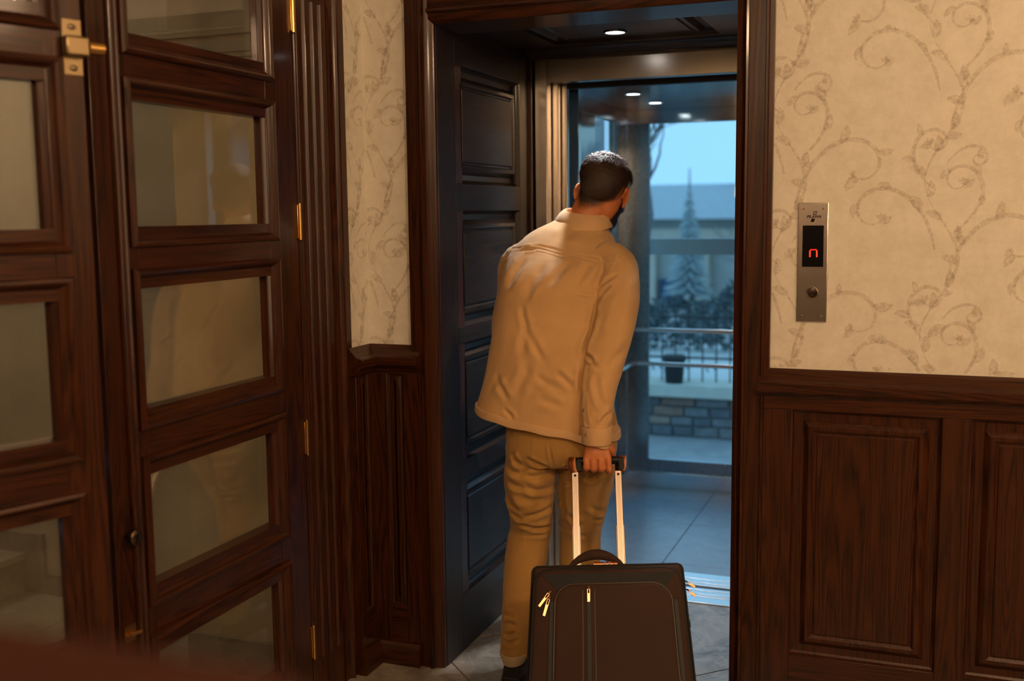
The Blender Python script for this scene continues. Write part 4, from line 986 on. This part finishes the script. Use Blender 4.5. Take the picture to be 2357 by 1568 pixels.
D = fold_disp(v, nn, F6, 3.17, off6, sc6)+fold_disp(v, nn, F7, 3.11, off7, sc6)
# yoke: the shoulder panel lies proud of the back panel
yk = [measure(a, b, 3.21) for a, b in ((1165, 572), (1215, 566), (1250, 572), (1290, 584), (1330, 590), (1370, 600), (1402, 612))]
yx = [p.x for p in yk]; yz = [p.z for p in yk]
D += np.where((v[:, 2] > np.interp(v[:, 0], yx, yz)) & (nn[:, 1] < .2) & (v[:, 0] > yx[0]) & (v[:, 0] < yx[-1]), .0022, 0)
D += noise_disp(v, (9, 9, 5), .0034, 3)+noise_disp(v, (26, 26, 14), .0013, 9)
D *= np.clip((v[:, 2]-.80-(v[:, 0]+1.35)*-.15)/.10, .0, 1)
v2 = v+nn*D[:, None]
# open, slightly flared hem: hollow the underside
so = finish('overshirt', sme, SHIRT, man, v2); so['label'] = 'sand-coloured cotton overshirt'
bvh = bvhtree.BVHTree.FromPolygons([Vector(p) for p in v2], [tuple(p.vertices) for p in sme.polygons])
def snap(p, lift=.001):
    d = (Vector(p)-Vector((0, 0, 1.5))).normalized(); hit = bvh.ray_cast(Vector(p)-d*.6, d)
    if hit[0] is None: hit = bvh.find_nearest(Vector(p))
    return hit[0]+hit[1]*lift
def resample(P, step):
    out = [Vector(P[0])]
    for a, b in zip(P[:-1], P[1:]):
        a, b = Vector(a), Vector(b); n_ = max(1, int((b-a).length/step))
        for k in range(1, n_+1): out.append(a.lerp(b, k/n_))
    return out
def seam(pts, y, r, m, name='seam', lift=.0004):
    P = [snap(q, lift) for q in resample([measure(a, b, y) for a, b in pts], .006)]
    for _ in range(2): P = [P[0]]+[(P[i-1]+P[i]*2+P[i+1])/4 for i in range(1, len(P)-1)]+[P[-1]]
    return build(name, MB().tube(P, r, 6), m, man, smooth=60)
seam([(1165, 572), (1215, 566), (1250, 572), (1290, 584), (1330, 590), (1370, 600), (1402, 612)], 3.21, .0013, SHIRT2, 'yoke_seam')
seam([(1166, 580), (1215, 574), (1250, 580), (1290, 592), (1330, 598), (1370, 608), (1398, 620)], 3.21, .0007, SHIRT2, 'yoke_stitching')
seam([(1464, 581), (1440, 588), (1415, 605), (1402, 630), (1385, 650), (1371, 680)], 3.27, .0013, SHIRT2, 'armhole_seam')
seam([(1160, 574), (1150, 600), (1146, 630)], 3.27, .0012, SHIRT2, 'armhole_seam')
# hem band wrapped on the cloth, and its turned corner
def around(dz, out, n=110):
    P = []; c0 = TOR[0]
    for k in range(n):
        t = 2*math.pi*k/n; dx, dy = math.cos(t), math.sin(t); zz = c0[2]+dz+math.tan(c0[5])*dx*c0[3]
        o_ = Vector((c0[0]+dx*.6, c0[1]+dy*.6, zz)); h_ = bvh.ray_cast(o_, Vector((-dx, -dy, 0)))
        p = h_[0] if h_[0] is not None else Vector((c0[0]+dx*c0[3], c0[1]+dy*c0[4], zz))
        P.append(p+Vector((dx, dy, 0))*out)
    for _ in range(3): P = [(P[k-1]+P[k]*2+P[(k+1) % n])/4 for k in range(n)]
    for p in P: p.z = c0[2]+dz+math.tan(c0[5])*(p.x-c0[0])
    return P
base_ = around(.016, 0); 
def shifted(P, dz, out):
    c0 = Vector(TOR[0][:3]); R_ = []
    for p in P: d = p-c0; d.z = 0; d.normalize(); R_.append(p+d*out+Vector((0, 0, dz+.0015*math.sin(p.x*60))))
    return R_
build('hem', MB().loft([shifted(base_, .008, -.004), shifted(base_, .008, .0035), shifted(base_, 0, .0045), shifted(base_, -.012, .0055), shifted(base_, -.016, .0045), shifted(base_, -.016, -.002), shifted(base_, -.010, -.006)], cap=False), SHIRT2, man, smooth=50)
# collar: stand and fall
cb = []
cc = Vector((-1.062, 3.468, 1.478)); 
for (dz, a, b, oy) in ((-.030, .074, .066, 0), (.006, .0705, .063, .002), (.022, .069, .0625, .003), (.026, .0715, .065, .003), (.023, .0755, .0685, .001), (.004, .086, .077, -.003), (-.016, .096, .086, -.008), (-.020, .0965, .0865, -.008), (-.017, .093, .083, -.007), (.002, .081, .072, -.002)):
    X_ = Vector((.985, .10, -.14)).normalized(); Y_ = Vector((-.06, .93, .12)).normalized(); U_ = X_.cross(Y_)
    cb.append([cc+Vector((0, oy, 0))+X_*a*math.cos(t)+Y_*b*math.sin(t)+U_*(dz+.006*math.cos(2*t)*(dz < .015 and a > .078)) for t in [2*math.pi*k/56 for k in range(56)]])
build('collar', MB().loft(cb, cap=False), SHIRT2, man, smooth=60)
# cuff with placket and two snap buttons
ca = Vector((-.914, 3.101, .851)); cbn = Vector((-.913, 3.096, .803)); ax = (cbn-ca).normalized()
cf = MB(); rr = []
for t, e in ((-.002, -.003), (-.002, .0015), (.004, .0025), (.044, .0022), (.049, .001), (.049, -.002), (.040, -.006)):
    r_ = .0445-.0015*t/.05+e; rr.append([ca+ax*t+Vector((math.cos(a)*r_, math.sin(a)*r_, .0)) for a in [2*math.pi*k/40 for k in range(40)]])
build('cuff', cf.loft(rr, cap=False), SHIRT2, man, smooth=50)
def snapb(px, py, y):
    c_ = snap(measure(px, py, y), .0); d = (Vector((0, 0, 1.5))-c_); d.z = 0; d.normalize()
    build('snap_button', MB().tube([c_-d*.001+d*.0, c_+d*.0042, c_+d*.0052, c_+d*.0040], [.0062, .0062, .0048, .0005], 18), NICKEL, man, smooth=50)
snapb(1351, 1001, 3.05); snapb(1344, 945, 3.06)
pk = []
for a, b in ((1344, 903), (1343, 925), (1343, 945), (1345, 965), (1347, 984)): pk.append((measure(a, b, 3.06), measure(a+11, b, 3.06)))
pm = MB()
L0 = [snap(a, .0034) for a, b in pk]; L1 = [snap(b, .0034) for a, b in pk]
for A_, B__ in ((L0, L1),):
    n_ = len(A_); vv = A_+B__+[p+Vector((0, .004, 0)) for p in A_]+[p+Vector((0, .004, 0)) for p in B__]
    ff = [(i, i+1, n_+i+1, n_+i) for i in range(n_-1)]+[(i, i+1, 2*n_+i+1, 2*n_+i) for i in range(n_-1)]+[(n_+i, n_+i+1, 3*n_+i+1, 3*n_+i) for i in range(n_-1)]+[(0, n_, 3*n_, 2*n_)]
    pm.add(vv, ff)
build('placket', pm, SHIRT2, man)
seam([(1350, 705), (1300, 735), (1352, 760)][:1]+[(1352, 720)], 3.15, .0006, SHIRT2)

# --- trousers
tr_ = MB(); tr_.loft([ring(p[:3], p[3], p[4]) for p in smoothpath([p[:3]+(p[3], p[4]) for p in PEL], 3)])
for L in (LL, RL): P = smoothpath(L); tr_.tube([p[:3] for p in P], [p[3] for p in P], 30)
for s_, c_ in ((-1, (-1.145, 3.165, .765)), (1, (-.985, 3.168, .77))): tr_.ell(c_, (.078, .062, .075))
tme = fuse(tr_, .0042, 4, .6); v, nn = arrays(tme)
o5, s5 = (1130, 950), .2232
FT = [([(230, 390), (280, 470), (340, 540)], 8, 8), ([(380, 430), (480, 490), (560, 530), (655, 585)], 6, 7), ([(130, 530), (220, 590), (320, 615), (440, 540)], 7, 8), ([(330, 620), (450, 650), (560, 645), (660, 610)], 7, 8), ([(170, 690), (260, 740), (380, 760)], 6, 9), ([(340, 740), (480, 800), (560, 800), (650, 770)], 7, 9), ([(300, 860), (430, 900), (560, 870)], 5, 12),
      ([(170, 830), (210, 950), (300, 1060)], 7, 12), ([(310, 1075), (430, 1065), (540, 1030), (650, 960)], 7, 7), ([(160, 1010), (250, 1080), (330, 1110)], 6, 8), ([(200, 1180), (330, 1180), (450, 1215), (630, 1265)], 9, 7), ([(205, 1215), (330, 1235), (450, 1235), (560, 1260)], 6, 6), ([(190, 1260), (320, 1270), (480, 1290), (600, 1290)], 4, 7),
      ([(675, 590), (680, 700), (670, 830), (660, 1000), (650, 1180)], 10, 8), ([(685, 770), (760, 745), (860, 730)], 6, 7), ([(900, 700), (1000, 700), (1060, 670), (1150, 640)], 6, 8), ([(690, 600), (780, 570), (900, 560)], 4, 7), ([(930, 1010), (1020, 1120), (1100, 1190)], 5, 9), ([(700, 1100), (760, 1200), (860, 1280)], 5, 9), ([(940, 1200), (1040, 1225), (1130, 1230)], 5, 7), ([(690, 1300), (780, 1370), (880, 1400)], 4, 8), ([(950, 1290), (1020, 1330), (1110, 1370)], 5, 7), ([(560, 1290), (520, 1400)], 4, 8),
      ([(650, 280), (660, 400), (680, 560)], 3, 4),
      ([(180, 2130), (250, 2110), (330, 2150)], 6, 6), ([(170, 2210), (250, 2230), (340, 2200)], 7, 6), ([(160, 2270), (260, 2300), (360, 2260)], 6, 6), ([(150, 2040), (240, 2050), (300, 2010)], 4, 7)]
D = fold_disp(v, nn, FT, 3.14, o5, s5)+noise_disp(v, (12, 12, 7), .004, 5)+noise_disp(v, (30, 30, 30), .0014, 8)
v2 = v+nn*D[:, None]
to = finish('trousers', tme, PANTS, man, v2); to['label'] = 'khaki cotton trousers'
bvh = bvhtree.BVHTree.FromPolygons([Vector(p) for p in v2], [tuple(p.vertices) for p in tme.polygons])
seam([(1276, 1008), (1279, 1040), (1281, 1068)], 3.1, .0009, PANTS, 'seat_seam')
seam([(1170, 1075), (1190, 1087), (1215, 1080), (1235, 1066)], 3.1, .0008, PANTS, 'pocket_seam')
# --- shoes
def shoe(hx, hy, yaw, zl=0):
    s_ = empty('shoe_tmp', (0, 0, 0), None, None); M = Matrix.Translation((hx, hy, zl)) @ Matrix.Rotation(yaw, 4, 'Z'); bpy.data.objects.remove(s_)
    def T(mb): mb.v = [tuple(M @ Vector(p)) for p in mb.v]; return mb
    OUT = [(-.0, .030), (.02, .036), (.06, .036), (.11, .038), (.17, .047), (.22, .048), (.26, .038), (.282, .020)]
    def rg(z, ins, xs=0, ycut=None):
        P = []
        for y, w in OUT: P.append((w-ins, y+(ins if y < .01 else 0)-(ins if y > .27 else 0), z))
        for y, w in OUT[::-1]: P.append((-w+ins, y+(ins if y < .01 else 0)-(ins if y > .27 else 0), z))
        return [Vector(p) for p in P]
    so_ = build('sole', T(MB().loft([rg(0, .003), rg(.004, 0), rg(.024, .0), rg(.028, .003)])), BLACKP, man, smooth=50)
    up_ = MB(); R_ = []
    for y, w, h in ((.004, .026, .070), (.018, .033, .088), (.045, .036, .098), (.080, .037, .092), (.11, .038, .080), (.15, .042, .066), (.19, .045, .055), (.23, .042, .048), (.26, .032, .040), (.276, .018, .032)):
        R_.append([Vector((w*math.cos(a)*(1-.25*max(0, math.sin(a))), y, .024+(h-.024)*max(0, math.sin(a))**.7)) for a in [math.pi*k/14 for k in range(15)]]+[Vector((-w*.9, y, .018)), Vector((w*.9, y, .018))])
    build('shoe_upper', T(up_.loft(R_)), SHOEK, man, smooth=60)['label'] = 'black suede shoe upper'
    co = []
    for z, a, b in ((.070, .036, .050), (.086, .043, .053), (.100, .0485, .0545), (.106, .0475, .0535), (.102, .042, .047)):
        co.append([Vector((a*math.cos(t), .046+b*math.sin(t), z+.004*math.sin(t))) for t in [2*math.pi*k/32 for k in range(32)]])
    build('shoe_collar', T(MB().loft(co, cap=False)), KNIT, man, smooth=60)['label'] = 'cream ribbed shoe collar'
shoe(-1.190, 3.062, .05); shoe(-1.057, 3.275, -.08)

# ================================================================== CHAIR close to the camera
ch_ = empty('armchair', (-.56, .32, 0), 'rust-brown high-backed chair, blurred in the bottom left corner', 'chair')
def rr_box(x0, x1, y0, y1, z0, z1, r):
    return MB().loft([[Vector((p.x, y, p.z)) for p in rrect(x0+i, x1-i, z0+i, z1-i, r, 0)] for y, i in ((y0, r*.5), (y0+r*.15, r*.15), (y0+r*.5, 0), (y1-r*.5, 0), (y1-r*.15, r*.15), (y1, r*.5))])
build("backrest", rr_box(-.86, -.20, .315, .375, .46, 1.318, .05), LEATH, ch_, smooth=50)
build('seat', rr_box(-.85, -.225, -.13, .32, .36, .47, .04), LEATH, ch_, smooth=50)
for x, y in ((-.83, -.10), (-.245, -.10), (-.83, .345), (-.245, .345)): build('leg', MB().tube([(x, y, .37), (x, y, 0)], [.022, .015], 12), OAK['Z'], ch_, smooth=50)
build('piping', MB().tube([(-.855, .315, .50), (-.855, .315, 1.27), (-.82, .315, 1.31), (-.255, .315, 1.31), (-.22, .315, 1.27), (-.22, .315, .50)], .004, 8), LEATH, ch_, smooth=60)

# ================================================================== OUTSIDE
PAVE = stone('pavement', [(.3, (.22, .23, .24)), (.7, (.36, .37, .38))], .8, 3, False)
COPE = simple('limestone_coping', (.55, .55, .48), .8, 0, .1, 6, .2)
IRON = simple('black_iron', (.02, .022, .025), .5)
STN = [simple('wall_stone_'+k, c_, .85, 0, .25, 14, .5) for k, c_ in (('grey', (.17, .18, .185)), ('tan', (.27, .21, .17)), ('brown', (.24, .155, .12)), ('slate', (.12, .135, .15)))]
FAC = simple('pale_facade', (.50, .52, .50), .8, 0, .08, 3)
FAC2 = simple('beige_facade', (.62, .56, .46), .8, 0, .08, 3)
ROOF = simple('grey_roof', (.36, .40, .43), .7, 0, .15, 8)
WIN = simple('dark_window', (.03, .06, .10), .15)
DOORB = simple('blue_door', (.03, .09, .18), .5)
BARK = simple('dark_bark', (.15, .14, .14), .9, 0, .3, 30, .5)
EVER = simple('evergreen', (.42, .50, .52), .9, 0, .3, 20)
def stx(o, l, c_): return tag(o, l, c_, kind='structure')
stx(build('ground_outside', bx(-30, 25, 6.1, 45, -.60, -.43), PAVE, None), 'grey pavement outside the glass lift shaft', 'ground')
# shaft beam right behind the car
sb = empty('trim_5', (-.8, 6.0, 0), 'steel cross beam and posts of the lift shaft beyond the car glass', 'beam', kind='structure')
build('cross_beam', bx(-1.75, .15, 5.92, 5.98, 1.262, 1.352), simple('shaft_paint', (.30, .36, .38), .4), sb, bevel=.003)
for x in (-1.80, .10): build('post', bx(x, x+.08, 5.90, 6.0, -.7, 2.6), simple('shaft_paint2', (.30, .36, .38), .4), sb)
pw = empty('garden_wall', (-1.8, 9.15, -.43), 'low stone garden wall with pale coping across the street', 'wall')
build('core', bx(-7, 3, 9.06, 9.3, -.43, -.078), simple('mortar', (.17, .17, .165), .9), pw)
build('coping', bx(-7.05, 3.05, 8.96, 9.36, -.075, .038), COPE, pw, bevel=.008)
zc = -.43
for c_ in range(4):
    h_ = (.095, .08, .09, .083)[c_]; x = -7+rnd.random()*.1
    while x < 3:
        L_ = rnd.uniform(.09, .30)
        build('stone', MB().box(x+.006, min(3, x+L_-.006), 9.06-rnd.uniform(.018, .04), 9.10, zc+.006, zc+h_-.006), rnd.choice(STN), pw, bevel=.012); x += L_
    zc += h_
ra = empty('iron_railing', (-1.8, 9.16, .038), 'black iron railing with scrolls on the garden wall', 'fence')
for z in (.60, .47, .245): build('rail', bx(-6, 2.5, 9.15, 9.17, z-.009, z+.009), IRON, ra)
sme_ = None
for i in range(72):
    x = -6+i*.118
    ob = build('bar', MB().tube([(x, 9.16, .04), (x, 9.16, .68), (x, 9.16, .73)], [.007, .007, .001], 6), IRON, ra) if sme_ is None else sme_.copy()
    if sme_ is None: sme_ = ob; sx0 = ob.location.x; x00 = x
    else: COL.objects.link(ob); ob.parent = ra; ob.location.x = sx0+(x-x00)
sc0 = None
for i in range(36):
    x = -6+.059+i*.236
    if sc0 is None:
        P = []
        for k in range(26): t = k/25; a = t*4.2; r_ = .012+.036*(1-t); P.append((x+r_*math.cos(a), 9.16, .145+r_*math.sin(a)*1.3))
        sc0 = build('scroll', MB().tube(P, .006, 6), IRON, ra); x00s = x; l0 = sc0.location.x
    else: ob = sc0.copy(); COL.objects.link(ob); ob.parent = ra; ob.location.x = l0+(x-x00s)
tag(build('planter', MB().loft([[(-1.97+r_*.7*math.cos(t), 9.03+r_*.55*math.sin(t), z) for t in [2*math.pi*k/20 for k in range(20)]] for z, r_ in ((.038, .10), (.05, .11), (.22, .13), (.25, .15), (.27, .15), (.285, .12))]), simple('planter_black', (.015, .018, .02), .6), None, smooth=40), 'black round planter standing on the garden wall coping', 'planter')
# snow-pale terrace behind the railing
stx(build('terrace', bx(-12, 8, 9.36, 11.9, -.43, .02), simple('pale_terrace', (.62, .64, .62), .8, 0, .1, 2), None), 'pale terrace behind the garden wall', 'ground')
def window(parent, x0, x1, y, z0, z1):
    f = build('window', MB().nested(lambda u, v, h: (u, y-h, v), (x0, x1, z0, z1), [(0, 0), (0, .06), (.09, .06), (.11, -.05)], fill=False), FAC2, parent)
    build('pane', bx(x0+.1, x1-.1, y+.0, y+.04, z0+.1, z1-.1), WIN, f)
hA = empty('town_house', (-5, 24, -3), 'pale town house with a blue door and a grey roof beyond the terrace', 'building')
build('facade', bx(-14, 2, 22, 30, -3, 1.35), FAC, hA)
build('cornice', bx(-14.2, 2.2, 21.8, 22.1, .95, 1.15), FAC2, hA)
build('roof', MB().prism([(21.6, 1.35), (26, 2.15), (30.4, 1.35)], lambda p, q, t: (t, p, q), -14.3, 2.3), ROOF, hA)
for x in (-5.65, -4.55, -3.4, -7.6): build('pilaster', bx(x, x+.5, 21.75, 22.05, -3, .95), FAC2, hA, bevel=.02)
build('door', bx(-5.10, -4.62, 21.9, 22.06, -3, .12), DOORB, hA)
for x in (-12, -10, -8.6, -6.9, -2.6, -1, .6): window(hA, x, x+1.0, 22, -1.2, .6)
build('chimney', bx(-4.0, -3.5, 25.4, 26.2, 1.9, 2.7), FAC2, hA)
hB = empty('arched_house', (-1, 17, -1), 'beige house with a tall arched window at the right edge of the lift glass', 'building')
build('facade', bx(-2.42, 4, 15, 20, -.43, 4.4), FAC2, hB)
build('cornice', bx(-2.5, 4.1, 14.85, 15.05, 3.9, 4.05), FAC, hB)
build('lantern', MB().tube([(-2.36, 14.9, 1.68), (-2.36, 14.9, 1.70), (-2.36, 14.9, 1.84), (-2.36, 14.9, 1.87)], [.03, .06, .05, .01], 10), emit('lantern_glow', (1, .75, .45), 3), hB, smooth=40)
for x in (-2.10, -.7, .9):
    P = [(x, 0.2), (x+1.0, .2)]+[(x+.5+.5*math.cos(a), 2.0+.5*math.sin(a)) for a in [math.pi*k/12 for k in range(13)]]
    build('arch_window', MB().prism(P, lambda p, q, t: (p, t, q), 14.93, 15.02), WIN, hB)
# trees
def tree(name, label, base, h_, seed, r0, lean, levels=4, m=BARK, group=None, spread=.7, wig=.2):
    r_ = random.Random(seed); mb = MB(); tw = MB()
    def grow(p, d, L_, r, lv):
        pts = [p]; rs = [r]; n_ = 5
        for k in range(n_):
            d = (d+Vector((r_.uniform(-1, 1), r_.uniform(-1, 1), r_.uniform(-.6, .9)))*wig).normalized(); p = p+d*L_/n_; pts.append(p); rs.append(r*(1-.5*(k+1)/n_))
        (mb if lv > levels-2 else tw).tube(pts, rs, 6 if lv > 1 else 4)
        if lv > 0:
            for q in range(3 if lv > 1 else 4):
                a = pts[r_.randint(2, n_)]; dd = (d+Vector((r_.uniform(-1, 1), r_.uniform(-1, 1), r_.uniform(-.3, .8)))*spread).normalized(); grow(a, dd, L_*r_.uniform(.5, .75), r*.5, lv-1)
    grow(Vector(base), Vector(lean).normalized(), h_, r0, levels)
    T_ = empty(name, base, label, 'tree', group=group)
    build('trunk', mb, m, T_, smooth=60); o = build('branches', tw, m, T_, smooth=60); o['kind'] = 'stuff'
tree('bare_tree', 'bare tree with a twisting trunk at the left edge of the lift glass', (-2.62, 9.9, .02), 1.35, 5, .09, (-.02, 0, 1), 5, spread=.7, wig=.36)
tree('bare_shrub', 'tangled bare shrub beyond the hedge, left of the blue door', (-3.9, 13.2, -.43), .9, 11, .03, (0, 0, 1), 5, spread=1.2)
tree('bare_shrub', 'tangled bare shrub farther left, in front of the pale town house', (-4.9, 14.6, -.43), .9, 12, .03, (.1, 0, 1), 5, spread=1.2)
tree('bare_shrub', 'tangled bare shrub against the arched house', (-1.5, 13.1, -.43), 1.0, 13, .03, (0, 0, 1), 5, spread=1.2)
tree('bare_tree', 'bare tree far left, seen through the side glass of the lift', (-5.0, 10.0, .02), 1.1, 21, .07, (0, 0, 1), 5, spread=.9, wig=.3)
hd = empty('hedge', (-2.2, 11.2, .02), 'dark clipped hedge behind the iron railing', 'hedge')
hm = MB(); r_ = random.Random(9)
for k in range(4200):
    x = r_.uniform(-5.5, 1.5); y = r_.uniform(11.2, 11.65); top_ = .62+.16*math.sin(x*3.1)+.10*math.sin(x*7.3+1); z = .02+r_.random()**.7*top_
    d = Vector((r_.uniform(-1, 1), r_.uniform(-1, .4), r_.uniform(-.2, 1))).normalized()*r_.uniform(.06, .14); s2 = d.cross(Vector((0, 1, .3))).normalized()*.025
    hm.add([(x, y, z), (x+d.x*.5+s2.x, y+d.y*.5+s2.y, z+d.z*.5+s2.z), (x+d.x, y+d.y, z+d.z), (x+d.x*.5-s2.x, y+d.y*.5-s2.y, z+d.z*.5-s2.z)], [(0, 1, 2, 3)])
o = build('foliage', hm, simple('hedge_green', (.10, .13, .14), .8, 0, .4, 3), hd, fixn=False); o['kind'] = 'stuff'
fr_ = empty('fir_tree', (-4.1, 20, 0), 'small dark fir rising in front of the town house roof', 'tree')
fm = MB(); r_ = random.Random(3)
for k in range(220):
    t = k/220; z = .0+1.95*t; R_ = .48*(1-t)+.03; a = k*2.4; fm.tube([(-4.1, 20, z), (-4.1+R_*math.cos(a), 20+R_*math.sin(a), z-.12*R_-.05+r_.uniform(-.05, .05))], [.05*(1-t)+.02, .01], 4)
o = build('needles', fm, EVER, fr_); o['kind'] = 'stuff'
build('trunk', MB().tube([(-4.1, 20, 0), (-4.1, 20, 2.3)], [.06, .01], 8), BARK, fr_)
stx(build('wall_sunken_far', bx(-30, 25, 11.9, 12.0, -.43, .0), PAVE, None), 'low retaining edge at the back of the terrace', 'wall')
for o in list(bpy.data.objects):
    if o.type == 'MESH' and o.users == 0: bpy.data.objects.remove(o)
